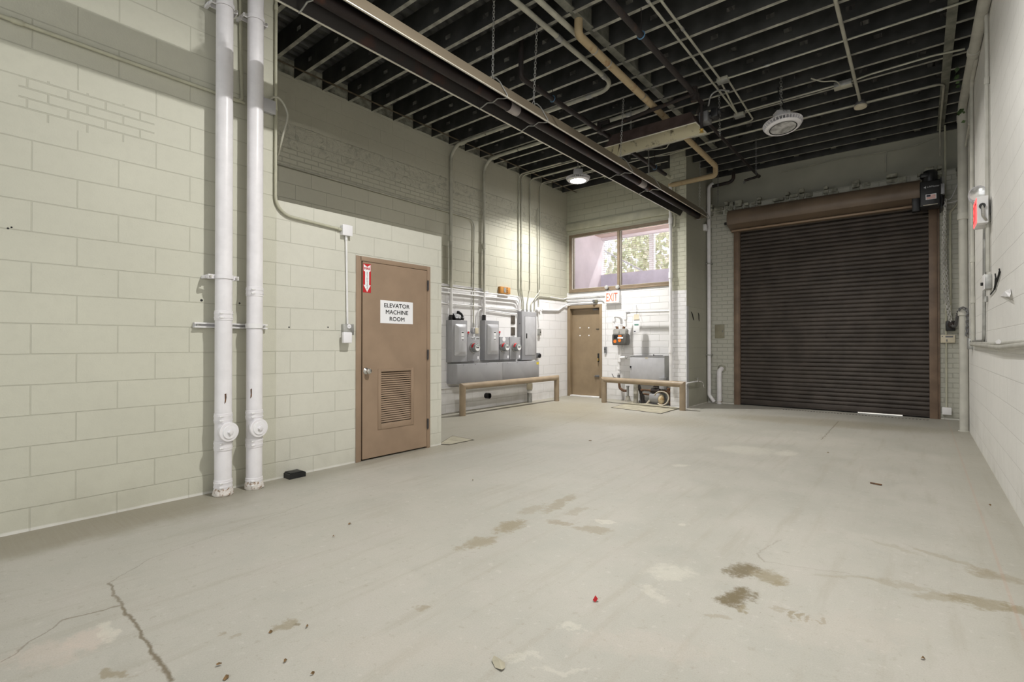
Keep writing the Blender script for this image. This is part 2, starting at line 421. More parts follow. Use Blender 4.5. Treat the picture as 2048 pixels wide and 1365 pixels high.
# concrete floor: mottled slab, wear, stains, cracks
def floor_material(cell):
    """one bay of the slab; marks that do not reach the bay are left out of its node tree"""
    cx0, cx1, cy0, cy1 = cell
    def near(pts, m):
        return not (max(p.x for p in pts) + m < cx0 or min(p.x for p in pts) - m > cx1 or max(p.y for p in pts) + m < cy0 or min(p.y for p in pts) - m > cy1)
    t = NT('concrete_floor'); P = t.pos(); x, y, z = t.sep(P)
    n1 = t.noise(P, .55, 5, .6, .4); n2 = t.noise(P, 3.2, 6, .65, .3); n3 = t.noise(P, 22, 5, .65); n4 = t.noise(P, 160, 3, .6)
    sw = t.noise(t.vm('MULTIPLY', P, (6, .55, 1)), 2.0, 5, .6)         # wear that follows the driving direction
    base = t.mix(t.smooth(n1, .32, .68), (.365, .355, .31), (.43, .412, .365))
    base = t.mix(t.math('MULTIPLY', t.smooth(n2, .45, .75), .35), base, (.445, .41, .375))
    base = t.mix(t.math('MULTIPLY', t.smooth(n2, .5, .25), .35), base, (.325, .325, .29))
    base = t.mix(t.math('MULTIPLY', t.smooth(sw, .5, .72), .42), base, (.33, .305, .25))
    base = t.mix(t.math('MULTIPLY', t.smooth(n3, .58, .70), .38), base, (.52, .50, .455))
    base = t.mix(t.math('MULTIPLY', t.smooth(n3, .42, .30), .40), base, (.29, .265, .21))
    dn = t.vm('SUBTRACT', t.noise(P, 7, 4, .65, col=True), (.5, .5, .5))
    pw = t.vm('ADD', P, t.vm('SCALE', dn, scale=.22)); pw = t.vm('MULTIPLY', pw, (1, 1, 0))
    grain = t.noise(P, 30, 6, .75)
    def stain(px, py, hw, hh, st, col, rot=0.0, soft=.15, gr=3.2):
        nonlocal base
        c = onZ(px, py); ca, sa = math.cos(rot), math.sin(rot)
        a = onZ(px + hw * ca, py + hw * sa) - onZ(px - hw * ca, py - hw * sa); b = onZ(px - hh * sa, py + hh * ca) - onZ(px + hh * sa, py - hh * ca)
        a, b = a / 2, b / 2
        if not near([c + a * i * 1.75 + b * j * 1.75 for i in (-1, 1) for j in (-1, 1)], .12): return
        det = a.x * b.y - a.y * b.x
        u = V((b.y / det, -b.x / det, 0)); v = V((-a.y / det, a.x / det, 0))
        q = t.vm('SUBTRACT', pw, (c.x, c.y, 0))
        du, dv = t.vm('DOT_PRODUCT', q, u), t.vm('DOT_PRODUCT', q, v)
        r = t.math('ADD', t.math('MULTIPLY', du, du), t.math('MULTIPLY', dv, dv))
        r = t.math('ADD', r, t.math('MULTIPLY', t.math('SUBTRACT', grain, .5), gr))
        m = t.smooth(r, 1.35, soft)
        st = min(1, st * 1.25) if col[0] < .3 else st * .75 if col[0] > .6 else st
        base = t.mix(t.math('MULTIPLY', m, st), base, col)
    BR, DB, WH, PK, GY = (.235, .195, .115), (.15, .12, .065), (.64, .62, .53), (.54, .46, .40), (.34, .335, .29)
    for s in ((1487, 1142, 36, 15, .75, DB, .1), (1540, 1156, 42, 16, .6, BR, .25), (1474, 1196, 36, 22, .8, DB, .1),
              (1490, 1218, 16, 6, .6, BR), (1560, 1168, 20, 9, .45, BR),
              (1020, 1052, 36, 12, .6, BR, -.25), (955, 1087, 44, 11, .5, BR, -.25), (1120, 1006, 40, 8, .45, BR, -.5), (1065, 1020, 30, 8, .3, BR, -.3),
              (1190, 1060, 38, 7, .4, BR, .1), (1118, 1046, 30, 6, .45, BR, .1), (1160, 1022, 30, 6, .3, BR, -.2),
              (1880, 1198, 60, 8, .35, BR, .15), (1960, 1206, 75, 10, .55, BR, .16), (2040, 1220, 40, 8, .6, BR, .1),
              (1800, 1170, 90, 5, .25, BR, .2), (1900, 1120, 110, 4, .28, BR, .33), (1990, 1152, 70, 9, .42, BR, .2), (1700, 1155, 90, 4, .2, BR, .05), (1790, 1095, 60, 4, .2, BR, .3),
              (1340, 1146, 50, 16, .4, WH, .1), (1310, 1188, 34, 12, .35, WH, .6), (1140, 1252, 34, 7, .45, WH, .1), (1360, 1048, 12, 3, .5, WH),
              (1490, 900, 62, 9, .32, WH, .05), (1570, 907, 22, 6, .4, WH), (1360, 932, 14, 3, .5, WH), (1210, 1042, 22, 3, .5, WH, .1), (1050, 1318, 40, 9, .35, WH), (1130, 1340, 60, 8, .35, WH),
              (170, 1282, 60, 20, .55, PK, -.3), (210, 1262, 30, 14, .5, WH, .3), (90, 1310, 80, 30, .4, PK, -.2), (235, 1345, 24, 14, .5, BR), (265, 1320, 34, 20, .3, GY),
              (570, 1252, 26, 11, .5, BR, -.2), (585, 1252, 10, 5, .5, DB), (430, 1275, 10, 5, .4, BR), (470, 1275, 14, 7, .3, BR, -.4), (850, 1210, 20, 6, .4, BR, -.3),
              (770, 1085, 60, 12, .16, GY), (1450, 985, 36, 10, .4, GY, -.2), (1580, 990, 40, 6, .3, GY, .1), (1655, 1080, 45, 14, .3, GY, -.3), (1340, 1100, 50, 8, .25, GY, .1),
              (1770, 1005, 36, 9, .3, GY, .1), (1730, 905, 40, 8, .3, GY), (1410, 1138, 36, 12, .3, GY), (1560, 870, 60, 6, .3, GY), (1370, 905, 50, 5, .25, GY),
              (1650, 846, 260, 8, .3, BR, .07), (1220, 836, 200, 14, .3, BR, .05), (1100, 815, 120, 12, .35, BR),
              (1430, 1235, 30, 5, .3, BR, .2), (1580, 1225, 10, 9, .55, BR, .15), (1605, 1230, 10, 9, .55, BR, .15), (1627, 1237, 9, 8, .5, BR, .15), (1648, 1244, 9, 7, .45, BR, .15), (1560, 1219, 8, 7, .3, BR, .15),
              (600, 930, 120, 10, .25, BR, -.22), (960, 880, 160, 12, .2, BR, -.2), (1280, 1290, 160, 30, .18, PK, .1), (1700, 1260, 160, 40, .14, PK), (800, 1300, 200, 40, .12, PK)):
        stain(*s)
    base = t.mix(t.math('MULTIPLY', t.smooth(n4, .42, .62), .22), base, t.mix(1.0, base, (.72, .70, .66), 'MULTIPLY'))
    # the darker broom-finished strip along the left wall
    yy = t.math('ADD', y, t.math('MULTIPLY', t.math('SUBTRACT', n2, .5), .8)); xx = t.math('ADD', x, t.math('MULTIPLY', t.math('SUBTRACT', n2, .5), .35))
    broom = t.noise(t.vm('MULTIPLY', P, (3, 70, 1)), 1.0, 3)
    sm = t.math('MULTIPLY', t.smooth(xx, -3.85, -4.15), t.smooth(yy, 2.1, 1.1))
    base = t.mix(t.math('MULTIPLY', sm, t.mixf(broom, .45, .85)), base, (.245, .215, .155))
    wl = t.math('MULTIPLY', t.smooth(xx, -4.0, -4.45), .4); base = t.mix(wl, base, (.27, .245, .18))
    # cracks
    pc = t.vm('ADD', P, t.vm('SCALE', t.vm('SUBTRACT', t.noise(P, 10, 4, .6, col=True), (.5, .5, .5)), scale=.06)); pc = t.vm('MULTIPLY', pc, (1, 1, 0))
    crack = None
    def seg(a, b, w, st):
        nonlocal crack
        A, B = onZ(*a), onZ(*b); A.z = B.z = 0; ba = B - A
        if not near([A, B], .12): return
        pa = t.vm('SUBTRACT', pc, A)
        h = t.math('DIVIDE', t.vm('DOT_PRODUCT', pa, ba), ba.length_squared, clamp=True)
        d = t.vm('LENGTH', t.vm('SUBTRACT', pa, t.vm('SCALE', tuple(ba), scale=h)))
        m = t.math('MULTIPLY', t.smooth(d, w * .75, w * .1), st)
        crack = m if crack is None else t.math('MAXIMUM', crack, m)
    for a, b, w, st in (((218, 1168), (245, 1215), .014, .7), ((245, 1215), (300, 1290), .016, .85), ((300, 1290), (342, 1362), .02, .9),
                        ((242, 1212), (130, 1240), .012, .6), ((130, 1240), (0, 1325), .008, .5), ((218, 1168), (300, 1118), .008, .35), ((300, 1118), (620, 1006), .007, .3), ((620, 1006), (790, 962), .006, .25),
                        ((1677, 843), (1643, 880), .016, .6), ((978, 846), (1062, 857), .012, .45), ((1062, 857), (1120, 852), .012, .4), ((1120, 852), (1190, 824), .012, .35),
                        ((1512, 1108), (1530, 1124), .012, .35), ((1512, 1108), (1560, 1080), .010, .25), ((1530, 1124), (1700, 1148), .010, .2), ((1024, 905), (1130, 870), .008, .25)):
        seg(a, b, w, st)
    if crack is None: crack = t.math('MULTIPLY', n1, 0.0)
    base = t.mix(crack, base, (.16, .13, .085))
    # faint red chalk line
    A, B = onZ(1925, 925), onZ(1985, 1095)
    dl = t.math('ABSOLUTE', t.vm('DOT_PRODUCT', t.vm('SUBTRACT', P, A), V((B.y - A.y, A.x - B.x, 0)).normalized()))
    base = t.mix(t.math('MULTIPLY', t.math('MULTIPLY', t.smooth(dl, .010, .004), .2), t.smooth(x, -.5, 0)), base, (.45, .22, .15))
    spk = t.smooth(t.noise(P, 52, 4, .75), .665, .72); base = t.mix(t.math('MULTIPLY', spk, .75), base, (.14, .12, .085))
    spw = t.smooth(t.noise(t.vm('ADD', P, (3, 7, 0)), 48, 3, .7), .75, .8); base = t.mix(t.math('MULTIPLY', spw, .45), base, (.66, .64, .58))
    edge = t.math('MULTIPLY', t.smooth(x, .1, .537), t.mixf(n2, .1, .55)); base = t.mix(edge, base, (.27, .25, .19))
    rough = t.mixf(n2, .42, .62)
    h = t.math('ADD', t.math('MULTIPLY', n3, .4), t.math('ADD', t.math('MULTIPLY', n4, .25), t.math('SUBTRACT', t.math('MULTIPLY', n2, .5), t.math('MULTIPLY', crack, 1.2))))
    t.bump(h, .35, .006)
    return t.out(base, rough, 0, .4)
FXS = [XM - .3, -4.0, -3.3, -2.6, -1.9, -1.2, -.5, XR + .3]; FYS = [YN - 3, .9, 1.4, 1.9, 2.4, 3.2, 4.2, 6.0, 8.2, 16]
FM, FG = [], MB(); grid = {}
for i, x_ in enumerate(FXS):
    for j, y_ in enumerate(FYS): grid[i, j] = FG.bm.verts.new((x_, y_, 0))
for i in range(len(FXS) - 1):
    for j in range(len(FYS) - 1):
        FM.append(floor_material((FXS[i], FXS[i + 1], FYS[j], FYS[j + 1])))
        f_ = FG.bm.faces.new((grid[i, j], grid[i + 1, j], grid[i + 1, j + 1], grid[i, j + 1])); f_.material_index = len(FM) - 1
FG.box((XM - .3, YN - 3, -.2), (XR + .3, 16, -.02))

# ------------------------------------------------------------------ the setting
struct('floor', FG, FM, smooth=False)
struct('wall_left', MB().box((XL - .2, YN, 0), (XL, YW, 5.3)).box((XM - .2, YW - .2, 0), (XL - .2, YW, 5.3)), M['wall_left'], smooth=False)
# machine-room enclosure with a real opening for its door
ZBX = 2.53; D0, D1, DZ = 2.955, 3.96, 2.14; YX = 4.145
struct('wall_machine_room', MB().box((XL - .2, YW, 0), (XL, D0, ZBX)).box((XL - .2, D1, 0), (XL, YX, ZBX)).box((XL - .2, D0, DZ), (XL, D1, ZBX))
       .box((XM, YX - .2, 0), (XL - .2, YX, ZBX)).box((XM, YW, ZBX - .15), (XL - .2, YX - .2, ZBX)), M['wall_box'], smooth=False)
struct('wall_meter', MB().box((XM - .2, YW - .2, 0), (XM, YE + .3, ZJ + .02)), M['wall_meter'], smooth=False)
struct('wall_meter_top', MB().box((XM - .2, YW - .2, ZJ + .02), (XM - .05, YE + .3, 5.3)), M['mortar'], smooth=False)
# exit wall with window and door openings
WX0, WX1, WZ0, WZ1 = -6.42, -3.60, 2.46, 3.80
EX0, EX1, EZ = -6.44, -5.565, 2.10
struct('wall_exit', MB().box((XM - .2, YE, 0), (EX0, YE + .25, WZ0)).box((EX1, YE, 0), (-3.5, YE + .25, WZ0)).box((EX0, YE, EZ), (EX1, YE + .25, WZ0))
       .box((XM - .2, YE, WZ0), (WX0, YE + .25, WZ1)).box((WX1, YE, WZ0), (-3.5, YE + .25, WZ1)).box((XM - .2, YE, WZ1), (-3.5, YE + .25, 5.3)), M['wall_exit'], smooth=False)
struct('trim_1', MB().box((XM, YE - .05, 3.90), (-3.77, YE, 4.06), .006), M['pipe_green'])       # painted lintel over the window
pier = MB().box((-3.76, YP, 0), (XP, YB + .5, 5.3))
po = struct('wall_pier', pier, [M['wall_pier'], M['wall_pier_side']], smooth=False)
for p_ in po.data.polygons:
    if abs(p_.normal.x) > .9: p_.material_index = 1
# door wall: thick brick below, thinner plaster wall set back above, torn brick course along the top of the thick part
RX0, RX1, RZ = -2.86, .19, 3.60
ZL = 4.06
struct('wall_back', MB().box((XP, YB, 0), (RX0, YB + .3, ZL)).box((RX1, YB, 0), (XR, YB + .3, ZL)).box((RX0, YB, RZ), (RX1, YB + .3, ZL)), M['wall_back'], smooth=False)
struct('wall_back_upper', MB().box((XP, YB + .32, ZL - .3), (XR, YB + .5, 4.80)).box((XP, YB + .32, 4.80), (XR, YB + .5, 5.3)), M['wall_back_upper'], smooth=False)
def torn_course():
    mb = MB(); x = XP + .02; notch = (onY(1541, 383, YB).x, onY(1629, 376, YB).x, onY(1692, 368, YB).x, onY(1757, 357, YB).x, onY(1829, 345, YB).x, .33)
    while x < XR - .03:
        w = random.uniform(.07, .2)
        if not any(x - .02 < q < x + w + .02 for q in notch):
            for z in (ZL - .11, ZL - .03, ZL + .045):
                if z > ZL and random.random() < .55: continue
                w2 = w * random.uniform(.7, 1)
                mb.obox((x + w / 2, YB + .03 + random.uniform(-.05, .01), z + random.uniform(-.012, .012)), (1, random.uniform(-.08, .08), random.uniform(-.05, .05)), (0, 1, 0), (0, 0, 1),
                        (w2, .12, random.uniform(.055, .075)), .008)
        x += w + .01
    return mb
struct('trim_2', torn_course(), M['mortar'], smooth=False)
struct('wall_right', MB().box((XR, YN, 0), (XR + .25, YB + .5, 5.3)), M['wall_right'], smooth=False)
# corrugated steel deck
mb = MB(); prof = []; x = XM - .1; pit = .152
while x < XR + .1:
    prof += [(x, ZD), (x + .05, ZD), (x + .07, ZD + .04), (x + pit - .02, ZD + .04)]; x += pit
vs0 = [mb.bm.verts.new((a, YN, b)) for a, b in prof]; vs1 = [mb.bm.verts.new((a, YB + .5, b)) for a, b in prof]
for i in range(len(prof) - 1): mb.bm.faces.new((vs0[i], vs0[i + 1], vs1[i + 1], vs1[i]))
struct('ceiling', mb, M['deck'], smooth=False)
struct('ceiling_slab', MB().box((XM - .2, YN, ZD + .06), (XR + .2, YB + .5, ZD + .16)), M['deck'], smooth=False)
# small concrete plates let into the floor
def patch(name, px, zt=.006):
    P = [onZ(*p) for p in px]; mb = MB(); mb.prism([V((p.x, p.y, .0005)) for p in P], (0, 0, zt))
    g = MB(); c = sum(P, V()) / len(P); g.prism([V((p.x, p.y, 0)) + (p - c).normalized() * .03 for p in P], (0, 0, .003))
    o = struct('trim_3', mb, M['plate'], smooth=False); struct('plate_joint', g, M['gap'], o, smooth=False)
patch('plate', ((1225, 816), (1321, 828), (1360, 817), (1265, 804)))
patch('plate', ((880, 889), (905, 873), (944, 881), (899, 890)))
# trench drain slots in front of the roller door, drawn as dark dashes
mb = MB(); x = onZ(1560, 822).x
while x < .12: mb.box((x, 10.43, 0), (x + .026, 10.455, .003)); x += .045
struct('trim_4', mb, M['gap'], smooth=False)

# joists: steel C-sections with punched webs, two spans meeting at the centre beam
def joist(x0, x1, y, first, ph):
    mb = MB(); bm = mb.bm; zs = [ZJ, ZJ + .095, ZJ + .145, ZD]; xs = [x0]; x = x0 + ph
    hol = set()
    while x < x1 - .2: xs += [x, x + .085]; hol.add(len(xs) - 2); x += .61
    xs.append(x1)
    vv = {}
    def vt(a, z): 
        if (a, z) not in vv: vv[(a, z)] = bm.verts.new((a, y, z))
        return vv[(a, z)]
    for i in range(len(xs) - 1):
        for j in range(3):
            if j == 1 and i in hol: continue
            bm.faces.new((vt(xs[i], zs[j]), vt(xs[i + 1], zs[j]), vt(xs[i + 1], zs[j + 1]), vt(xs[i], zs[j + 1])))
    # bottom flange with a small return lip, shares the web's lower edge
    fl = [(0, 0), (.048, 0), (.048, .014)]
    row = [[vt(xs[i], ZJ) for i in range(len(xs))]] + [[bm.verts.new((xs[i], y + a, ZJ + b)) for i in range(len(xs))] for a, b in fl[1:]]
    for r0, r1 in zip(row, row[1:]):
        for i in range(len(xs) - 1): bm.faces.new((r0[i], r0[i + 1], r1[i + 1], r1[i])).material_index = 1
    tp = [[vt(xs[i], ZD) for i in range(len(xs))], [bm.verts.new((xs[i], y + .048, ZD)) for i in range(len(xs))]]
    for i in range(len(xs) - 1): bm.faces.new((tp[0][i], tp[0][i + 1], tp[1][i + 1], tp[1][i]))
    return obj('ceiling_joist', mb, [M['joist_web'], M['joist_fl']], smooth=False)
GX = -2.88
k = 0
for k in range(-5, 21):
    y = 2.90 + .4055 * k
    if y > YB + .3: break
    x_l = XM + .0 if y > YW else XL + .0
    if y < YE - .05:
        o = joist(x_l, GX - .02 if y < YP - .1 else -3.77, y, k == 0, .25 + (k % 3) * .12)
        tag(o, 'dark steel ceiling joist with pale flange running from the centre beam to the meter wall', 'joist', 'joists of the meter wall span')
    o = joist(GX + .02 if y < YP - .1 else XP + .02, XR, y, False, .32 + (k % 4) * .1)
    tag(o, 'dark steel ceiling joist with pale flange running from the centre beam to the right wall', 'joist', 'joists of the right wall span')
beam = MB().box((GX - .045, YN, ZJ + .012), (GX + .045, YP, ZJ + .028)).box((GX - .006, YN, ZJ + .028), (GX + .006, YP, ZD - .01))
tag(obj('centre_beam', beam, M['strap'], smooth=False), 'long steel centre beam that the joists of both ceiling spans butt into', 'beam')
tag(obj('flat_strap', MB().box((.245, YN, ZJ - .006), (.335, YB + .2, ZJ - .001)), M['strap'], smooth=False), 'flat grey steel strap under the joists near the right wall', 'strap')
tag(obj('angle_bar', MB().box((-6.225, YW + .1, ZJ - .006), (-6.19, YE - .02, ZJ - .002))  , M['bar'], smooth=False),
    'thin rusty bridging bar under the joists close to the meter wall', 'bar')

# ================================================================== LEFT WALL
def drain_pipe(px, name_label, coup, clean, chip):
    A = onX(px, 700, -4.37); y, x, r = A.y, -4.37, .0625
    t = thing('drain_pipe', name_label, 'pipe', (x, y, 0))
    obj('pipe', MB().cyl((x, y, .03), (x, y, 5.0), r, 28), M['pipe_white'], t)
    cb = MB().lathe([(.068, 0), (.074, .01), (.070, .05), (r + .001, .075)], (x, y, 0), seg=24)
    for v in cb.bm.verts: v.co += V((random.uniform(-.004, .004), random.uniform(-.004, .004), 0))
    obj('base_collar', cb, M['pipe_rust'], t)
    for py in coup:
        z = onX(px, py, -4.31).z
        mb = MB().lathe([(r, -.04), (.0665, -.038), (.0665, -.022), (.069, -.022), (.069, -.012), (.0665, -.012), (.0665, .012), (.069, .012), (.069, .022), (.0665, .022), (.0665, .038), (r, .04)], (x, y, z), seg=28)
        cp = obj('coupling', mb, M['pipe_white'], t)
        for dz in (-.017, .017):
            obj('clamp_screw', MB().box((x + .052, y - .05, z + dz - .006), (x + .066, y - .022, z + dz + .006), .003), M['white'], cp)
    cx, cy = clean; q = onX(cx, cy, x + .075); d = V((1, .15, 0)).normalized(); c = V((x, y, q.z)) + V((0, q.y - y, 0)) * .7
    co = obj('cleanout', MB().lathe([(.05, 0), (.066, .03), (.074, .06), (.078, .062), (.078, .082), (.074, .086)], c, d, 32), M['pipe_white'], t)
    obj('cleanout_plug', MB().lathe([(.055, .086), (.053, .094), (.02, .095)], c, d, 28), M['plastic_white'], co)
    obj('plug_nut', MB().obox(c + d * .102, d, (0, .75, .66), V(d).cross(V((0, .75, .66))), (.02, .03, .03), .002), M['pipe_white'], co)
    z = onX(*chip, -4.31)
    p = V((x, y, z.z)); n = (V((0, 0, CAMH)) - p); n.z = 0; n.normalize(); s = V((0, 0, 1)).cross(n); off = (z.y - y) * .9
    nn = (n * math.sqrt(max(0, r * r - off * off)) + s * off)
    pts = [p + nn * 1.012 + s * a + V((0, 0, b)) for a, b in ((-.006, .035), (.006, .04), (.008, .01), (.003, -.03), (-.008, -.045), (-.004, -.01))]
    obj('paint_chip', MB().prism(pts, nn * .01), M['rust_pipe'], t, smooth=False)
    return t, V((x, y, 0))
tL, PL = drain_pipe(447, 'white vertical drain pipe nearest the camera, left one of the pair on the green wall', (631, 838, 893, 972), (455, 865), (457, 797))
tR, PR = drain_pipe(509, 'white vertical drain pipe closer to the machine room door, right one of the pair', (583, 831, 887, 967), (514, 857), (509, 787))

def pipe_clamp(label, px, py, base, ears=.11, tiltf=0.0):
    z = onX(px, py, -4.31).z; x, y = base.x, base.y; r = .066
    t = thing('pipe_clamp', label, 'clamp', (x, y, z), 'split clamps on the drain pipes')
    pts = []
    for i in range(13):
        a = -PI / 2 + PI * i / 12; pts.append(V((x + math.cos(a) * r, y + math.sin(a) * r, z)))
    band = [V((x - .0, y - ears, z))] + pts + [V((x - .0, y + ears, z))]
    mb = MB()
    for a, b in zip(band, band[1:]): 
        pass
    rings = []
    for i, p in enumerate(band):
        n = (p - V((x, y, z))); n.z = 0; n = V((1, 0, 0)) if i in (0, len(band) - 1) else n.normalized()
        rings.append([p + V((0, 0, -.016)), p + V((0, 0, .016)), p + n * .005 + V((0, 0, .016)), p + n * .005 + V((0, 0, -.016))])
    mb.rings(rings)
    obj('band', mb, M['pipe_white'], t, ang=.4)
    obj('back_band', MB().box((x - .075, y - ears, z - .014), (x - .065, y + ears, z + .014)).box((x - .068, y - ears, z - .014), (x - .002, y - ears + .006, z + .014)).box((x - .068, y + ears - .006, z - .014), (x - .002, y + ears, z + .014)), M['pipe_white'], t)
    for s in (-1, 1):
        obj('clamp_bolt', MB().cyl((x - .02, y + s * (ears - .016), z), (x + .022, y + s * (ears - .016), z), .006, 8).cyl((x + .005, y + s * (ears - .016), z), (x + .014, y + s * (ears - .016), z), .012, 6), M['steel'], t)
    # stand-off to the wall
    obj('standoff', MB().box((XL, y - ears - .006, z - .012), (x - .05, y - ears + .016, z + .012)), M['pipe_white'], t)
    return t
pipe_clamp('white split clamp at mid height on the left drain pipe', 447, 553, PL, .115)
pipe_clamp('white split clamp near the top edge on the left drain pipe', 450, 4, PL, .10)
pipe_clamp('white split clamp high on the right drain pipe with wing bolts', 509, 30, PR, .10)

a, b = onX(389, 648, -4.46), onX(535, 656, -4.46); zc = (a.z + b.z) / 2
t = thing('strut_channel', 'slotted white strut channel fixed across the wall behind both drain pipes', 'strut', (-4.48, a.y, zc))
mb = MB().box((XL + .001, a.y, zc - .021), (XL + .006, b.y, zc + .021)).box((XL + .006, a.y, zc + .017), (XL + .042, b.y, zc + .021)).box((XL + .006, a.y, zc - .021), (XL + .042, b.y, zc - .017)) \
    .box((XL + .038, a.y, zc + .010), (XL + .042, b.y, zc + .017)).box((XL + .038, a.y, zc - .017), (XL + .042, b.y, zc - .010))
obj('channel', mb, M['white'], t, smooth=False)
for f in (.06, .52, .93):
    y = a.y + (b.y - a.y) * f; obj('bolt', MB().cyl((XL + .005, y, zc), (XL + .03, y, zc), .014, 6), M['galv'], t)
x, y, r = PR.x, PR.y, .066; rg = []
for i in range(15):
    q = -PI / 2 - .3 + (PI + .6) * i / 14; n = V((math.cos(q), math.sin(q), 0)); p = V((x, y, zc)) + n * r
    rg.append([p + V((0, 0, -.02)), p + V((0, 0, .02)), p + n * .004 + V((0, 0, .02)), p + n * .004 + V((0, 0, -.02))])
cl = obj('strap', MB().rings(rg), M['white'], t, ang=.4)
obj('strap_screw', MB().cyl((x + .03, y + .066, zc), (x + .075, y + .05, zc), .008, 8), M['galv'], cl)

def conduit(label, pts, r, mat='galv_paint', bend=.1, couplings=(), group=None, name='conduit', seg=12, n=7):
    P = fillet(pts, bend, n); o = MB().tube(P, r, seg)
    if not couplings:
        return tag(obj(name, o, M[mat]), label, 'conduit' if name == 'conduit' else 'pipe', group)
    t = thing(name, label, 'conduit' if name == 'conduit' else 'pipe', pts[0], group)
    obj('run', o, M[mat], t)
    for c, d in couplings:
        c, d = V(c), V(d).normalized(); obj('coupling', MB().cyl(c - d * r * 2, c + d * r * 2, r * 1.35, seg), M[mat if mat != 'galv_paint' else 'galv'], t)
    return t
zc1 = onX(0, 31, -4.475).z
conduit('pale green conduit running level along the upper left wall', [(-4.475, -1.5, zc1), (-4.475, onX(490, 0, -4.475).y, zc1)], .014, 'pipe_green', couplings=[((-4.475, onX(34, 0, -4.475).y, zc1), (0, 1, 0)), ((-4.475, onX(470, 0, -4.475).y, zc1), (0, 1, 0))])
y0 = onX(478, 100, -4.475).y
conduit('pale green conduit dropping between the two drain pipes to the level run', [(-4.475, y0, 5.0), (-4.475, y0 + .02, zc1 + .25), (-4.475, y0 + .03, zc1), (-4.475, y0 - .07, zc1)], .014, 'pipe_green', .05)
# square box beside the right pipe and the whip that leaves it
c = onX(536, 213, -4.47)
t = thing('junction_box', 'square grey junction box tucked beside the top of the right drain pipe', 'box', (XL, c.y, c.z))
obj('box_body', MB().box((XL, c.y - .055, c.z - .055), (XL + .045, c.y + .055, c.z + .055), .004), M['grey_light'], t)
obj('cover', MB().box((XL + .045, c.y - .06, c.z - .06), (XL + .05, c.y + .06, c.z + .06), .002), M['grey_light'], t)
pts = [onX(539, 201, -4.48), onX(546, 195, -4.47), onX(557, 196, -4.46), onX(569, 211, -4.45), onX(575, 233, -4.45), onX(568, 262, -4.47), onX(561, 290, -4.53), onX(556, 310, -4.62)]
tag(obj('flexible_conduit', MB().tube(spline(pts, 8), .010, 10), M['galv_paint']), 'looping flexible conduit that arches out of the box and round the wall end', 'conduit')
yv = onX(551.5, 200, -4.478).y; p1, p2 = onX(600, 436, -4.478), onX(686, 460, -4.478)
conduit('long pale conduit down the wall end that sweeps right to a white box', [(-4.478, yv, 5.0), (-4.478, yv, p1.z + .0), (-4.478, p2.y, p2.z)], .013, 'pipe_green', .16,
        [((-4.478, yv, onX(551, 215, -4.478).z), (0, 0, 1)), ((-4.478, yv, onX(551, 15, -4.478).z), (0, 0, 1)), ((-4.478, p2.y - .03, p2.z), (0, 1, 0))])
c = onX(695, 461, -4.45)
t = thing('junction_box', 'white junction box above the left side of the machine room door', 'box', (XL, c.y, c.z))
obj('box_body', MB().box((XL, c.y - .052, c.z - .05), (XL + .05, c.y + .052, c.z + .05), .006), M['plastic_white'], t)
obj('cover', MB().box((XL + .05, c.y - .056, c.z - .054), (XL + .056, c.y + .056, c.z + .054), .003), M['plastic_white'], t)
q = onX(696, 652, -4.47)
conduit('thin white conduit from the white box down to the socket by the door', [(-4.48, c.y + .005, c.z - .05), (-4.48, q.y, q.z)], .010, 'white', couplings=[((-4.48, c.y + .005, c.z - .075), (0, 0, 1))])
q = onX(697, 657, -4.46)
t = thing('socket_outlet', 'grey metal socket outlet box beside the machine room door', 'outlet', (XL, q.y, q.z))
obj('box_body', MB().box((XL, q.y - .058, q.z - .065), (XL + .04, q.y + .058, q.z + .04), .004), M['galv'], t)
obj('cover', MB().box((XL + .04, q.y - .06, q.z - .067), (XL + .046, q.y + .06, q.z + .042), .002), M['galv'], t)
rc = obj('receptacle', MB().lathe([(.022, 0), (.022, .006), (.020, .007)], (XL + .046, q.y + .002, q.z + .018), (1, 0, 0), 20), M['plastic_white'], t)
obj('slots', MB().box((XL + .053, q.y - .006, q.z + .014), (XL + .0535, q.y - .003, q.z + .026)).box((XL + .053, q.y + .006, q.z + .014), (XL + .0535, q.y + .009, q.z + .026)), M['ink'], rc, smooth=False)
q2 = onX(695.5, 675, -4.42)
t = thing('plug_adapter', 'white plug-in adapter hanging in the socket outlet by the door', 'adapter', (XL + .046, q2.y, q2.z))
obj('body', MB().box((XL + .047, q2.y - .05, q2.z - .06), (XL + .092, q2.y + .045, q2.z + .05), .01, 3), M['plastic_white'], t)
obj('side_tab', MB().box((XL + .047, q2.y + .045, q2.z - .045), (XL + .06, q2.y + .056, q2.z + .045), .004), M['plastic_white'], t)
# little anchor holes in the walls
for i, (px, py, X, r) in enumerate(((403, 601, XL, .010), (479, 607, XL, .008), (578, 655, XL, .007), (656, 655, XL, .007), (16, 457, XL, .006), (23, 455, XL, .005))):
    p = onX(px, py, X)
    tag(obj('anchor_hole', MB().lathe([(r, 0), (r, .002), (r * .6, .0025)], (X, p.y, p.z), (1, 0, 0), 10), M['ink']), 'small dark anchor hole drilled in the pale painted wall', 'hole', 'anchor holes in the left wall')

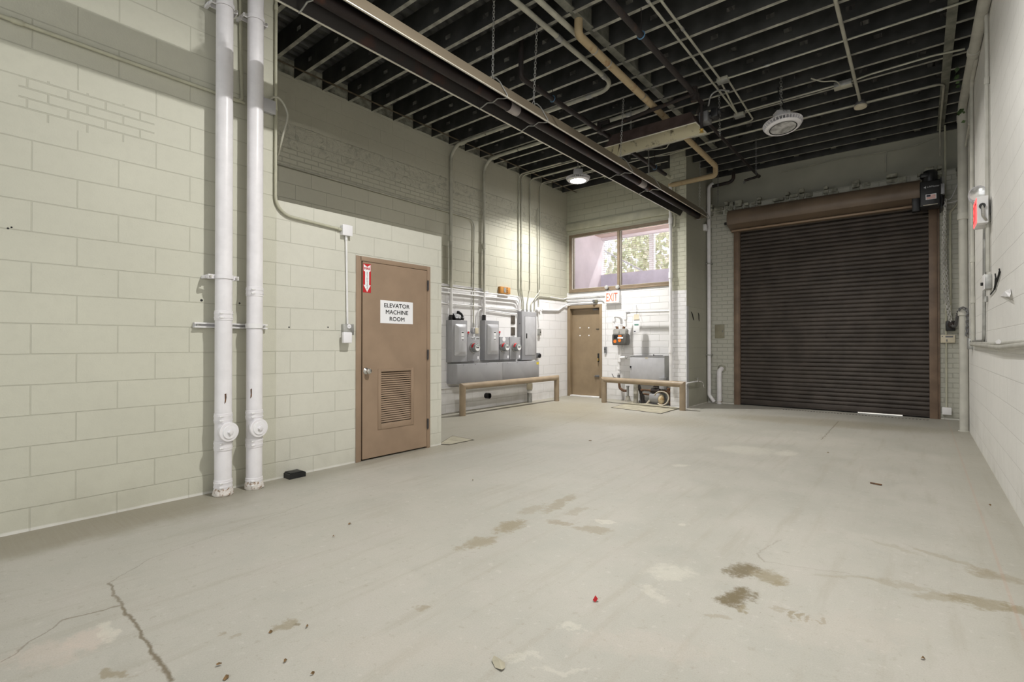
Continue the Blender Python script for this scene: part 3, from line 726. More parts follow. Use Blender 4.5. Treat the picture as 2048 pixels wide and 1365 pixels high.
# ---- machine-room door
dr = sroot('door_1', (XL, (D0 + D1) / 2, 0))
dr['label'] = 'tan steel door of the elevator machine room with louvre and two signs'
g = .048
struct('door_frame', MB().box((XL - .06, D0, 0), (XL + .012, D0 + g + .012, DZ), .003).box((XL - .06, D1 - g, 0), (XL + .012, D1, DZ), .003).box((XL - .06, D0 + g, DZ - g), (XL + .012, D1 - g, DZ), .003)
       .box((XL - .18, D0, 0), (XL - .06, D0 + .02, DZ)).box((XL - .18, D1 - .02, 0), (XL - .06, D1, DZ)).box((XL - .18, D0, DZ - .02), (XL - .06, D1, DZ)), M['tan'], dr)
L0, L1, LZ0, LZ1 = D0 + g + .030, D1 - g - .004, .018, DZ - g - .004
lo0, lo1, lz0, lz1 = onX(758, 741, -4.49).y, onX(826, 741, -4.49).y, onX(757, 858, -4.49).z, onX(757, 741, -4.49).z
struct('dark_gap', MB().box((XL - .1, D0 + .02, 0), (XL - .055, D1 - .02, DZ - .02)), M['door_gap_shade'], dr, smooth=False)  # near-black sheet stands in for the shade behind leaf and louvre
xf = XL + .006; xb = XL - .038
struct('door_leaf', MB().box((xb, L0, LZ0), (xf, lo0, LZ1)).box((xb, lo1, LZ0), (xf, L1, LZ1)).box((xb, lo0, LZ0), (xf, lo1, lz0)).box((xb, lo0, lz1), (xf, lo1, LZ1)), M['tan'], dr, smooth=False)
lv = struct('louver_frame', MB().box((xf - .02, lo0 - .012, lz0 - .012), (xf + .008, lo0 + .028, lz1 + .012), .003).box((xf - .02, lo1 - .028, lz0 - .012), (xf + .008, lo1 + .012, lz1 + .012), .003)
            .box((xf - .02, lo0 + .028, lz0 - .012), (xf + .008, lo1 - .028, lz0 + .05), .003).box((xf - .02, lo0 + .028, lz1 - .02), (xf + .008, lo1 - .028, lz1 + .012), .003), M['tan'], dr)
sl = MB(); n = 23; za, zb = lz0 + .055, lz1 - .025
for i in range(n):
    z = za + (zb - za) * (i + .5) / n; d = (zb - za) / n
    sl.obox((xf - .010, (lo0 + lo1) / 2, z), (.55, 0, -.83), (0, 1, 0), (.83, 0, .55), (.0195, lo1 - lo0 - .056, .003))
struct('louver_slats', sl, M['tan'], lv, smooth=False)
kz = onX(738, 743, -4.44); kn = V((xf, kz.y, kz.z))
kb = struct('door_knob', MB().lathe([(.032, 0), (.034, .004), (.022, .012), (.013, .018), (.013, .034), (.024, .042), (.029, .052), (.027, .064), (.012, .070)], kn, (1, 0, 0), 24), M['steel'], dr)
for py in (571, 709, 847):
    q = onX(857.5, py, XL + .02)
    h = struct('hinge', MB().cyl((XL + .022, D1 - g + .002, q.z - .055), (XL + .022, D1 - g + .002, q.z + .055), .011, 10).cyl((XL + .022, D1 - g + .002, q.z - .066), (XL + .022, D1 - g + .002, q.z - .055), .007, 10), M['hinge'], dr)
struct('latch_plate', MB().box((XL - .03, L0 - .006, kn.z - .05), (XL - .012, L0 - .001, kn.z + .05)), M['black'], dr, smooth=False)

# red and white fire extinguisher sign
q0, q1 = onX(726.5, 527, -4.49), onX(742, 585.5, -4.49); y0, y1, z1 = q0.y, q1.y, q0.z; z0 = onX(734, 585.5, -4.49).z
t = thing('fire_extinguisher_sign', 'red sign with white down arrow at the top corner of the machine room door', 'sign', (xf, (y0 + y1) / 2, (z0 + z1) / 2))
X1 = xf + .003
obj('sign_plate', MB().box((xf, y0, z0), (X1, y1, z1)), M['red'], t, smooth=False)
w, h = y1 - y0, z1 - z0
def S(u, v): return V((X1 + .0004, y0 + u * w, z0 + v * h))
ar = [S(.06, .98), S(.5, .89), S(.94, .98), S(.94, .76), S(.76, .72), S(.76, .26), S(.95, .26), S(.5, .02), S(.05, .26), S(.24, .26), S(.24, .72), S(.06, .76)]
aw = obj('arrow', MB().prism(ar, (.0006, 0, 0)), M['paper'], t, smooth=False)
text('arrow_word', 'FIRE', M['red'], t, S(.5, .835) + V((.0012, 0, 0)), (0, 1, 0), (1, 0, 0), w=w * .74, h=h * .085, heavy=.03)
text('stacked_word', '\n'.join('EXTINGUISHER'), M['ink'], t, S(.5, .42) + V((.0012, 0, 0)), (0, 1, 0), (1, 0, 0), w=w * .17, h=h * .60)
# elevator machine room sign
q0, q1, q2, q3 = onX(761, 600, -4.49), onX(826, 606, -4.49), onX(761, 646, -4.49), onX(826, 649.5, -4.49)
y0, y1, z0, z1 = q0.y, q1.y, (q2.z + q3.z) / 2, (q0.z + q1.z) / 2
t = thing('room_sign', 'white rectangular sign reading elevator machine room on the tan door', 'sign', (xf, (y0 + y1) / 2, (z0 + z1) / 2))
obj('sign_plate', MB().box((xf, y0, z0), (xf + .002, y1, z1)), M['paper'], t, smooth=False)
w, h = y1 - y0, z1 - z0
for s, v, ww in (('ELEVATOR', .79, .78), ('MACHINE', .50, .69), ('ROOM', .20, .455)):
    text('lettering', s, M['ink'], t, (xf + .002, (y0 + y1) / 2, z0 + v * h), (0, 1, 0), (1, 0, 0), w=w * ww, h=h * .19, heavy=.016)
# black box on the floor
q = onZ(588, 955); 
t = thing('bait_box', 'low black plastic box on the floor at the foot of the pale wall', 'box', (q.x, q.y + .01, 0))
poly = [V((q.x - .075, q.y + a, b)) for a, b in ((-.07, 0), (.085, 0), (.085, .042), (.065, .05), (-.055, .05), (-.07, .042))]
obj('body', MB().prism(poly, (.13, 0, 0)), M['black'], t, smooth=False)
obj('lid', MB().box((q.x - .07, q.y - .06, .05), (q.x + .05, q.y + .06, .055), .003), M['black'], t)

# ================================================================== METER WALL
def Y_(px, X, py=690): return onX(px, py, X).y
def Z_(px, py, X): return onX(px, py, X).z
def disconnect(label, Xf, y0, y1, z0, z1):
    t = thing('disconnect_switch', label, 'switch box', (XM, (y0 + y1) / 2, z0))
    obj('enclosure', MB().box((XM, y0, z0), (Xf, y1, z1), .006), M['grey'], t)
    a, b, c, d = y0 + .055, y1 - .03, z0 + .11, z1 - .07
    cv = MB(); P0 = [(a, c), (b, c), (b, d), (a, d)]
    def ring(X, ins, r):
        pts = []
        for (cy, cz, a0) in ((b - ins - r, c + ins + r, -PI / 2), (b - ins - r, d - ins - r, 0), (a + ins + r, d - ins - r, PI / 2), (a + ins + r, c + ins + r, PI)):
            for k in range(5): q = a0 + k * PI / 8; pts.append(V((X, cy + math.cos(q) * r, cz + math.sin(q) * r)))
        return pts
    cv.rings([ring(Xf, 0, .02), ring(Xf + .012, .003, .02), ring(Xf + .05, .045, .035), ring(Xf + .06, .07, .04)])
    cvo = obj('raised_cover', cv, M['grey_light'], t, ang=.5)
    ym, zm = (a + b) / 2, (c + d) / 2 + .06
    st = obj('sticker', MB().box((Xf + .0605, ym - .035, zm - .075), (Xf + .0615, ym + .035, zm + .085)), M['paper'], cvo, smooth=False)
    for dz in (.07, .0, -.06):
        obj('sticker_mark', MB().box((Xf + .0617, ym - .028, zm + dz - (.007 if dz else .003)), (Xf + .062, ym + .028, zm + dz + (.007 if dz else .003))), M['ink'], st, smooth=False)
    hz = z1 - .30
    lv_ = obj('operating_lever', MB().obox((Xf - .05, y1 + .02, hz), (1, 0, 0), (0, .5, .85), (0, -.85, .5), (.05, .15, .035), .006).box((Xf - .09, y1, hz - .16), (Xf - .02, y1 + .022, hz + .03), .004), M['grey_dark'], t)
    obj('red_grip', MB().obox((Xf - .045, y1 + .065, hz + .075), (1, 0, 0), (0, .5, .85), (0, -.85, .5), (.03, .06, .026), .006), M['red'], lv_)
    return t
zz = lambda px, py, X: onX(px, py, X).z
disconnect('grey disconnect switch on the left, below the black telephone', -6.33, 6.08, 6.465, Z_(904, 725, -6.33), Z_(904, 640, -6.33))
disconnect('grey disconnect switch in the middle of the electrical row', -6.35, 6.96, 7.365, Z_(970, 721, -6.35), Z_(970, 641, -6.35))
def meter_socket(label, y0, y1, dial, extra):
    Xf = -6.36; z0, z1 = Z_(950, 722, Xf), Z_(950, 673, Xf)
    t = thing('meter_socket', label, 'electric meter', (XM, (y0 + y1) / 2, z0), None)
    obj('enclosure', MB().box((XM, y0, z0), (Xf, y1, z1), .005), M['grey'], t)
    c = onX(dial[0], dial[1], Xf + .125); yc, zc_ = c.y, c.z; r = .083
    m = obj('meter', MB().lathe([(r + .006, 0), (r + .006, .03), (r, .034), (r, .10), (r - .006, .118), (r - .02, .125)], (Xf, yc, zc_), (1, 0, 0), 32), M['meter_glass'], t)
    obj('meter_rim', MB().lathe([(r + .012, .0), (r + .012, .022), (r + .004, .024)], (Xf, yc, zc_), (1, 0, 0), 32), M['steel'], m)
    q0_ = [PI * .60 + PI * .38 * i / 8 for i in range(9)]
    obj('red_tag', MB().rings([[V((Xf + a, yc + math.cos(q) * rr_, zc_ + math.sin(q) * rr_)) for a, rr_ in ((.045, r + .001), (.085, r + .001), (.085, r + .004), (.045, r + .004))] for q in q0_]), M['red'], m)
    obj('dial_face', MB().lathe([(r - .022, .1255), (r - .022, .127)], (Xf, yc, zc_), (1, 0, 0), 28), M['paper'], m)
    obj('display', MB().box((Xf + .1272, yc - .04, zc_ - .008), (Xf + .128, yc + .04, zc_ + .018)), M['grey_dark'], m, smooth=False)
    arc = [V((Xf + .1275, yc + math.cos(q) * .048, zc_ + math.sin(q) * .048)) for q in [PI * .15 + PI * .7 * i / 10 for i in range(11)]]
    obj('green_arc', MB().tube(arc, .005, 5), M['green_tape'], m)
    obj('seal_tag', MB().box((Xf + .0005, y1 - .06, z0 + .03), (Xf + .002, y1 - .02, z0 + .08)), M['paper'], t, smooth=False)
    obj('lock_screw', MB().cyl((Xf, y1 - .03, z1 - .04), (Xf + .008, y1 - .03, z1 - .04), .008, 8), M['steel'], t)
    return t
meter_socket('electric meter on a grey socket box with scribbled chalk, right of the left disconnect switch', 6.50, 6.82, (955.4, 696), 0)
meter_socket('electric meter with a round white label on its box, right of the middle switch', 7.40, 7.69, (1015, 695), 1)
meter_socket('electric meter on a grey socket box directly left of the tall panelboard', 7.712, 8.056, (1038.5, 695), 2)
# chalk scribble and pale label on two of the socket boxes
Xs = -6.36 + .002
sc = [onX(a, b, Xs) for a, b in ((943, 675.5), (946, 676.5), (948, 674.5), (950, 677), (951, 680), (949.5, 681.5), (952, 676), (955, 675), (957, 676.5))]
tag(obj('chalk_scribble', MB().tube(sc, .006, 5), M['paper']), 'white chalk scribble on the socket box left of the middle disconnect switch', 'marking')
q = onX(1008, 679, Xs); tag(obj('round_label', MB().lathe([(.05, 0), (.05, .001), (.045, .0012)], (Xs, q.y, q.z), (1, 0, 0), 14), M['paper']), 'torn pale round label on the middle meter socket box', 'sticker')
# panelboard
Xf = -6.36; y0, y1 = 8.107, 8.61; z0, z1 = Z_(1044, 721, Xf), Z_(1058, 624, Xf)
t = thing('panelboard', 'tall grey electrical panelboard with a hinged inset door', 'panel', (XM, (y0 + y1) / 2, z0))
obj('enclosure', MB().box((XM, y0, z0), (Xf, y1, z1), .006), M['grey'], t)
d0, d1, e0, e1 = Y_(1050, Xf), Y_(1070, Xf), Z_(1050, 711, Xf), Z_(1050, 633, Xf)
obj('door_gap', MB().box((Xf, d0 - .006, e0 - .006), (Xf + .002, d1 + .006, e1 + .006)), M['grey_dark'], t, smooth=False)
pd = obj('panel_door', MB().box((Xf + .001, d0, e0), (Xf + .006, d1, e1), .002), M['grey_light'], t)
q = onX(1053.5, 672, Xf + .01); obj('latch', MB().box((Xf + .006, q.y - .018, q.z - .055), (Xf + .012, q.y + .018, q.z + .05), .003), M['black'], pd)
for zq in (.25, .75):
    obj('knockout', MB().cyl((-6.42, y0 - .006, z0 + (z1 - z0) * zq), (-6.42, y0, z0 + (z1 - z0) * zq), .012, 10), M['grey_dark'], t)
# wireway
Xf = -6.216; y0, y1 = 6.093, 8.50; z0, z1 = Z_(1000, 762, Xf) + .0, Z_(1000, 725.5, Xf)
t = thing('wireway', 'long grey wireway trough below the meters and switches', 'wireway', (XM, (y0 + y1) / 2, z0))
obj('trough', MB().box((XM, y0, z0), (Xf, y1, z1), .004), M['grey'], t)
ys = Y_(1004.8, Xf)
for a, b in ((y0 + .004, ys - .004), (ys + .004, y1 - .004)):
    cv = obj('cover_panel', MB().box((Xf, a, z0 + .004), (Xf + .004, b, z1 - .004), .0015), M['grey'], t)
    for i in range(4):
        for zq in (z0 + .015, z1 - .015):
            obj('cover_screw', MB().cyl((Xf + .004, a + (b - a) * (i + .5) / 4, zq), (Xf + .008, a + (b - a) * (i + .5) / 4, zq), .007, 6), M['grey_dark'], cv)
q = onX(1075.5, 727, Xf + .006); tag(obj('warning_sticker', MB().box((Xf + .0045, q.y - .04, q.z - .025), (Xf + .006, q.y + .04, q.z + .025)), M['yellow'], smooth=False), 'small yellow sticker at the right end of the wireway', 'sticker')
# telephone on top of the left switch
c = onX(916, 630, -6.40); zt = Z_(904, 640, -6.33) + .002
t = thing('telephone', 'old black push-button telephone lying on top of the left disconnect switch', 'telephone', (-6.41, c.y, zt))
tb = obj('body', MB().prism([V((-6.475, c.y - .11, zt)), V((-6.345, c.y - .11, zt)), V((-6.345, c.y - .11, zt + .03)), V((-6.40, c.y - .11, zt + .115)), V((-6.475, c.y - .11, zt + .125))], (0, .13, 0)), M['black'], t, smooth=False)
for i in range(3):
    for j in range(4):
        p = V((-6.345, c.y - .09 + i * .03, zt + .03)).lerp(V((-6.40, c.y - .09 + i * .03, zt + .115)), .15 + j * .22) + V((.003, 0, .002))
        obj('key', MB().obox(p, (.84, 0, .54), (0, 1, 0), (-.54, 0, .84), (.008, .02, .014), .002), M['grey_light'], tb)
hs = [V((-6.36, c.y + .06, zt + .01)), V((-6.35, c.y + .062, zt + .05)), V((-6.37, c.y + .065, zt + .10)), V((-6.42, c.y + .06, zt + .135)), V((-6.46, c.y + .05, zt + .14))]
obj('handset', MB().tube(spline(hs, 5), [.034 if (i < 5 or i > 15) else .022 for i in range(21)], 12), M['black'], t)
cord = [V((-6.36, c.y + .05, zt + .008)), V((-6.35, c.y + .02, zt + .01)), V((-6.34, c.y - .03, zt + .008))]
obj('cord', MB().tube(spline(cord, 5), .005, 6), M['black'], t)

# big conduits that drop from the ceiling to the switches
def drop(label, px, bend_px, xend, yrun, r=.030):
    y = Y_(px, -6.43, 500); top = ZJ - .045
    t = thing('conduit', label, 'conduit', (-6.43, y, 1.7))
    P = fillet([(xend, yrun, top), (-6.43, y, top), (-6.43, y, Z_(px, 638, -6.43))], .26, 9)
    obj('run', MB().tube(P, r, 14), M['galv_paint'], t)
    lw = [p for p in P if p.z < 2.24]
    obj('painted_lower_length', MB().cyl((-6.43, y, Z_(px, 638, -6.43)), (-6.43, y, 2.22), r + .0015, 14), M['white'], t)
    for c, d in (((-6.43, y, 3.1), (0, 0, 1)), ((-6.16, y + .02, top), (1, 0, 0)), ((-6.43, y, Z_(px, 636, -6.43)), (0, 0, 1))):
        c, d = V(c), V(d); obj('coupling', MB().cyl(c - d * .05, c + d * .05, r + .007, 14), M['galv_paint'] if c.z > 2.2 else M['black'], t)
    for zc_ in (3.72, 2.13):
        obj('wall_strap', MB().box((XM, y - .07, zc_ - .015), (XM + .02, y + .07, zc_ + .015), .003), M['galv_paint'] if zc_ > 2.3 else M['white'], t)
    return t
yA = onZ(1040, 247, ZJ - .045).y; yB = onZ(1100, 285, ZJ - .045).y
ra = onZ(1120, 78, ZJ - .045).x; rb = onZ(1160, 75, ZJ - .045).x
def ceiling_run(label, px, xx, yy, xend, r=.030):
    P = fillet([(xx, YN, ZJ - .045), (xx, yy, ZJ - .045), (xend, yy, ZJ - .045)], .27, 10)
    t = thing('conduit', label, 'conduit', (xx, 2, ZJ - .045))
    obj('run', MB().tube(P, r, 14), M['galv_paint'], t)
    for c, d in (((xx, yy - .35, ZJ - .045), (0, 1, 0)), ((xx, yy - 1.4, ZJ - .045), (0, 1, 0)), ((xx - .42, yy, ZJ - .045), (1, 0, 0))):
        c, d = V(c), V(d); obj('coupling', MB().cyl(c - d * .045, c + d * .045, r + .006, 14), M['galv'], t)
    return t
y1_, y2_ = Y_(902, -6.43, 500), Y_(968, -6.43, 500)
drop('thick conduit dropping from the ceiling into the left disconnect switch', 902, 0, -5.6, y1_)
drop('thick conduit dropping from the ceiling into the middle disconnect switch', 968, 0, -5.6, y2_)
ceiling_run('thick conduit along the ceiling that turns toward the left disconnect switch', 0, ra, y1_, -5.58)
ceiling_run('thick conduit along the ceiling beside the beige pipe that turns toward the middle disconnect switch', 0, rb, y2_, -5.58)

# thin conduits on the meter wall
X5 = -6.455; PT = Z_(1058, 624, -6.36)
def Wp(px, py, X=X5): return onX(px, py, X)
top = ZJ - .02
for px, pyt, bot, lab, xe in ((1037.5, 352, 1043.5, 'thin conduit rising from the panelboard, first of four from the left', -5.4), (1043, 349, 1047, 'thin conduit rising from the panelboard, second of four from the left', -4.6),
                              (1060, 355, 1054.5, 'thin conduit rising from the panelboard, third of four from the left', -4.7), (1080, 368, 1062, 'thin conduit rising from the panelboard, rightmost of the four', -4.9)):
    yb, yt = Wp(bot, 618).y, Wp(px, pyt + 60).y
    conduit(lab, [(xe, yt, top), (X5, yt, top), (X5, yt, 2.4), (X5, yb, 2.1), (X5, yb, PT - .005)], .0125, 'galv_paint', .12, [((X5, yb, PT + .02), (0, 0, 1)), ((X5, yt, 3.3), (0, 0, 1))])
yv = Wp(947, 560).y
conduit('thin conduit crossing the meter wall and turning down to the round socket box', [(X5, 2.25, Wp(562, 329).z), (X5, yv + .02, Wp(942, 437).z), (X5, yv, 2.2), (X5, yv, Wp(947, 655).z)], .0125, 'galv_paint', .16, [((X5, yv, Wp(947, 650).z), (0, 0, 1))])
conduit('short curved white conduit beside the middle disconnect switch', [Wp(968, 618), Wp(956, 621), Wp(954.5, 652)], .012, 'white', .12)
for i, (a, m, e, lab) in enumerate(((580.5, (1028, 593), 1038, 'upper white conduit sweeping down into the panelboard'), (588, (1022, 600), 1035.5, 'second white conduit sweeping down into the panelboard'))):
    zl = (Wp(930, a + 2).z + Wp(*m).z) / 2
    conduit(lab, [(X5 + .03, 5.6, zl), (X5 + .03, Wp(e, 610).y, zl), (X5 + .03, Wp(e, 610).y, PT + .0)], .0135, 'white', .26)
for a, b, lab in ((609, 619, 'straight white conduit crossing behind both thick conduits to the panelboard'), ):
    zl = (Wp(905, a).z + Wp(1035, b).z) / 2
    conduit(lab, [(X5, 5.6, zl), (X5, 8.15, zl), (X5, 8.2, zl)], .0125, 'white', .05)
conduit('sagging white conduit from the middle switch to the panelboard side', [Wp(970, 620.5), Wp(1020, 627.5), Wp(1033, 628.5)], .012, 'white', .1)
for y0, y1, zc_, lab in ((5.7, Y_(966, -6.46, 590), 2.27, 'painted strut channel behind the left thick conduit'), (Y_(953, -6.46, 590), Y_(978, -6.46, 590), 2.235, 'short painted strut channel behind the middle thick conduit')):
    tag(obj('strut_channel', MB().box((XM, y0, zc_ - .02), (XM + .018, y1, zc_ - .014)).box((XM, y0, zc_ + .014), (XM + .018, y1, zc_ + .02)).box((XM, y0, zc_ - .02), (XM + .004, y1, zc_ + .02)), M['white'], smooth=False), lab, 'strut')
# round socket box with outlet
q = onX(949, 662, -6.43)
t = thing('socket_outlet', 'round grey socket box between the two disconnect switches', 'outlet', (XM, q.y, q.z))
obj('box_body', MB().lathe([(.058, 0), (.058, .06), (.05, .066)], (XM, q.y, q.z), (1, 0, 0), 20), M['grey'], t)
obj('cover', MB().box((XM + .066, q.y - .005, q.z - .055), (XM + .075, q.y + .085, q.z + .055), .003), M['cream'], t)
# orange box
q0, q1 = onX(1001, 573, -6.42), onX(1021, 587, -6.42)
t = thing('terminal_box', 'small orange fire alarm terminal box on the meter wall', 'box', (XM, q0.y, q1.z))
y0, y1, z0, z1 = q0.y, q1.y, q1.z - .02, q0.z
obj('box_body', MB().box((XM, y0, z0), (-6.42, y1, z1), .005), M['orange'], t)
rb_ = obj('terminal_strip', MB().box((-6.42, y0 + .10, z0 + .02), (-6.414, y0 + .17, z1 - .015), .002), M['galv'], t)
for i in range(3): obj('terminal_screw', MB().cyl((-6.414, y0 + .20, z0 + .035 + i * .04), (-6.408, y0 + .20, z0 + .035 + i * .04), .011, 8), M['ink'], rb_)
# dark plates
for py, lab in ((640, 'upper dark brown plate beside the panelboard'), (663, 'lower dark brown plate beside the panelboard')):
    q = onX(1027, py, -6.46); tag(obj('blank_plate', MB().box((XM, q.y - .062, q.z - .085), (-6.465, q.y + .062, q.z + .085), .003), M['brown_box']), lab, 'plate')
# box, switch and round outlet right of the panelboard
q = onX(1077.5, 620, -6.44)
t = thing('junction_box', 'white junction box just right of the panelboard top', 'box', (XM, q.y, q.z))
obj('box_body', MB().lathe([(.055, 0), (.055, .05), (.045, .056)], (XM, q.y, q.z), (1, 0, 0), 16), M['white'], t)
obj('hub', MB().cyl((-6.45, q.y - .09, q.z), (-6.45, q.y + .09, q.z), .018, 10), M['white'], t)
conduit('thin white conduit between the junction box and the toggle switch', [(X5, q.y, q.z - .05), (X5, q.y + .03, Wp(1079, 655).z)], .010, 'white')
conduit('thin white conduit rising from the junction box up the corner of the meter wall', [(X5, q.y + .02, q.z + .05), (X5, Wp(1075.5, 540).y, 2.9), (X5, Wp(1075.5, 540).y, 4.2)], .010, 'galv_paint', .1)
q = onX(1080, 665, -6.44)
t = thing('toggle_switch', 'grey toggle switch box right of the panelboard', 'switch', (XM, q.y, q.z))
obj('box_body', MB().box((XM, q.y - .05, q.z - .07), (-6.435, q.y + .03, q.z + .07), .004), M['galv'], t)
obj('cover', MB().box((-6.435, q.y - .052, q.z - .072), (-6.43, q.y + .032, q.z + .072), .002), M['galv'], t)
obj('toggle', MB().box((-6.43, q.y - .016, q.z - .008), (-6.41, q.y - .004, q.z + .008), .002), M['ink'], t)
q = onX(1077.5, 712, -6.42)
t = thing('twist_lock_outlet', 'grey round power outlet at the right end of the wireway', 'outlet', (XM, q.y, q.z))
obj('box_body', MB().box((XM, q.y - .06, q.z - .05), (-6.41, q.y + .05, q.z + .06), .008), M['grey_dark'], t)
obj('face', MB().lathe([(.045, 0), (.045, .03), (.03, .03), (.028, .012)], (-6.41, q.y + .0, q.z), (1, .25, 0), 20), M['black'], t)
# pipe stub, thick stub below the wireway, white pipe low on the wall
q = onX(975, 792, -6.44)
tag(obj('pipe_stub', MB().lathe([(.055, -.03), (.055, .09), (.047, .09), (.045, .03)], (XM, q.y, q.z), (1, .1, 0), 18), M['black']), 'short black pipe stub poking out of the meter wall behind the guard rail', 'pipe')
q = onZ(1064, 806); yq = q.y + .02
t = thing('riser_pipe', 'thick grey riser pipe from the floor up to the underside of the wireway', 'pipe', (-6.34, yq, 0))
obj('pipe', MB().cyl((-6.34, yq, 0), (-6.34, yq, .545), .052, 18), M['galv'], t)
obj('sleeve', MB().lathe([(.054, 0), (.062, .004), (.062, .13), (.054, .135)], (-6.34, yq, .27), seg=20), M['cream'], t)
obj('white_band', MB().lathe([(.054, 0), (.0585, .003), (.0585, .045), (.054, .05)], (-6.34, yq, .20), seg=20), M['white'], t)
zl = Z_(890, 777, -6.45)
conduit('white painted pipe low on the meter wall behind the guard rail', [(-6.455, 5.2, zl), (-6.455, Y_(920, -6.455, 776), zl)], .018, 'white', name='wall_pipe')

# guard rails: bent tubes with mitred corners
def guard_rail(label, a, b, h, r=.056):
    a, b = V(a), V(b); t = thing('guard_rail', label, 'guard rail', (a + b) / 2)
    d = (b - a).normalized(); up = V((0, 0, h - r))
    def post(p, s):
        top_in, ring0, ring1 = [], [], []
        n = d.cross(V((0, 0, 1)))
        for j in range(20):
            q = 2 * PI * j / 20; o = d * math.cos(q) * r + n * math.sin(q) * r
            ring0.append(p + o); ring1.append(p + o + up - V((0, 0, 1)) * (o.dot(d) * s))
        return MB().rings([ring0, ring1])
    def rail():
        n = d.cross(V((0, 0, 1))); r0, r1 = [], []
        for j in range(20):
            q = 2 * PI * j / 20; o = V((0, 0, 1)) * math.cos(q) * r + n * math.sin(q) * r
            r0.append(a + up + o - d * o.z); r1.append(b + up + o + d * o.z)
        return MB().rings([r0, r1])
    obj('post', post(a, 1), M['tan_rail'], t, ang=.5); obj('post', post(b, -1), M['tan_rail'], t, ang=.5); obj('rail', rail(), M['tan_rail'], t, ang=.5)
    return t
za = onX(917.6, 765.5, -6.03).z + .02
a, b = onZ(923, 833), onZ(1110.5, 803)
guard_rail('tan tubular guard rail in front of the electrical gear', (-6.04, a.y + .05, 0), (-6.04, b.y + .05, 0), .555)
a, b = onZ(1206, 806), onZ(1363, 822)
guard_rail('tan tubular guard rail in front of the gas meter and grey cabinet', (a.x, a.y + .05, 0), (b.x, b.y + .05, 0), .535)

# ================================================================== EXIT WALL
X5 = -6.455; YF = YE - .03
def Ep(px, py, Y=YF): return onY(px, py, Y)
# window with bronze frame
w = sroot('window_1', (-5.0, YE, WZ0)); w['label'] = 'wide bronze framed interior window above the exit door'
f = .055
struct('window_frame', MB().box((WX0, YE - .01, WZ0), (WX0 + f, YE + .12, WZ1)).box((WX1 - f, YE - .01, WZ0), (WX1, YE + .12, WZ1)).box((WX0 + f, YE - .01, WZ0), (WX1 - f, YE + .12, WZ0 + f)).box((WX0 + f, YE - .01, WZ1 - f), (WX1 - f, YE + .12, WZ1)), M['win_frame'], w)
xm = onY(1237, 520, YE).x
struct('mullion', MB().box((xm - .028, YE - .01, WZ0 + f), (xm + .028, YE + .12, WZ1 - f)), M['win_frame'], w)
for a, b in ((WX0 + f, xm - .028), (xm + .028, WX1 - f)):
    struct('window_pane', MB().box((a, YE + .055, WZ0 + f), (b, YE + .061, WZ1 - f)), M['glass'], w, smooth=False)
    struct('glazing_bead', MB().box((a, YE + .03, WZ0 + f), (a + .012, YE + .055, WZ1 - f)).box((b - .012, YE + .03, WZ0 + f), (b, YE + .055, WZ1 - f)).box((a + .012, YE + .03, WZ0 + f), (b - .012, YE + .055, WZ0 + f + .012)).box((a + .012, YE + .03, WZ1 - f - .012), (b - .012, YE + .055, WZ1 - f)), M['lip'], w)
struct('window_sill', MB().box((WX0, YE - .03, WZ0 - .03), (WX1, YE, WZ0), .004), M['win_frame'], w)
# vestibule beyond the glass
YV = 11.55
VX = onY(1181, 500, YV).x; gz0, gz1 = onY(1192.6, 552, YV).z, onY(1250, 478, YV).z + .05; gx0 = onY(1192, 520, YV).x
struct('wall_vestibule', MB().box((-6.62, YE + .25, 2.0), (-6.42, YV, 4.4)).box((-6.42, YV, 1.8), (-3.77, YV + .15, gz0)).box((-6.42, YV, gz0), (gx0, YV + .15, 4.2)).box((gx0, YV, gz1), (-3.77, YV + .15, 4.2)), M['vest'], smooth=False)
struct('wall_parapet', MB().box((-6.42, YV - .03, 1.8), (-3.77, YV, gz0)), M['parapet'], smooth=False)
struct('ceiling_vestibule', MB().box((-6.62, YE + .25, 4.02), (-3.77, YV + .2, 4.2)).box((-6.42, YV - .35, gz1 + .06), (-3.77, YV - .002, 4.02)), M['vest_soffit'], smooth=False)
struct('floor_vestibule', MB().box((-6.62, YE + .25, 1.9), (-3.77, YV + .2, 2.0)), M['vest'], smooth=False)
# brick-pattern security grille
mb = MB(); rowh = .052; z = gz0 + .02; k = 0
while z < gz1:
    mb.box((gx0, YV + .05, z - .0035), (-3.77, YV + .057, z + .0035)); x = gx0 + (k % 2) * .11
    while x < -3.78: mb.box((x - .003, YV + .05, z), (x + .003, YV + .057, z + rowh)); x += .22
    z += rowh; k += 1
tag(obj('security_grille', mb, M['grille'], smooth=False), 'brick-patterned open security grille outside the interior window', 'grille')
tag(obj('outdoor_post', MB().box((onY(1303, 500, 12.4).x - .07, 12.4, 0), (onY(1303, 500, 12.4).x + .07, 12.5, 5), .01), M['white']), 'pale post standing outside beyond the grille', 'post')
tag(obj('outdoor_rail', MB().tube([onY(1196, 495, 12.2), onY(1290, 545, 12.2)], .02, 8).tube([onY(1200, 500, 12.2) + V((0, 0, .05)), onY(1290, 550, 12.2) + V((0, 0, .05))], .015, 8), M['grey_light']), 'sloping handrail outside beyond the grille', 'handrail')
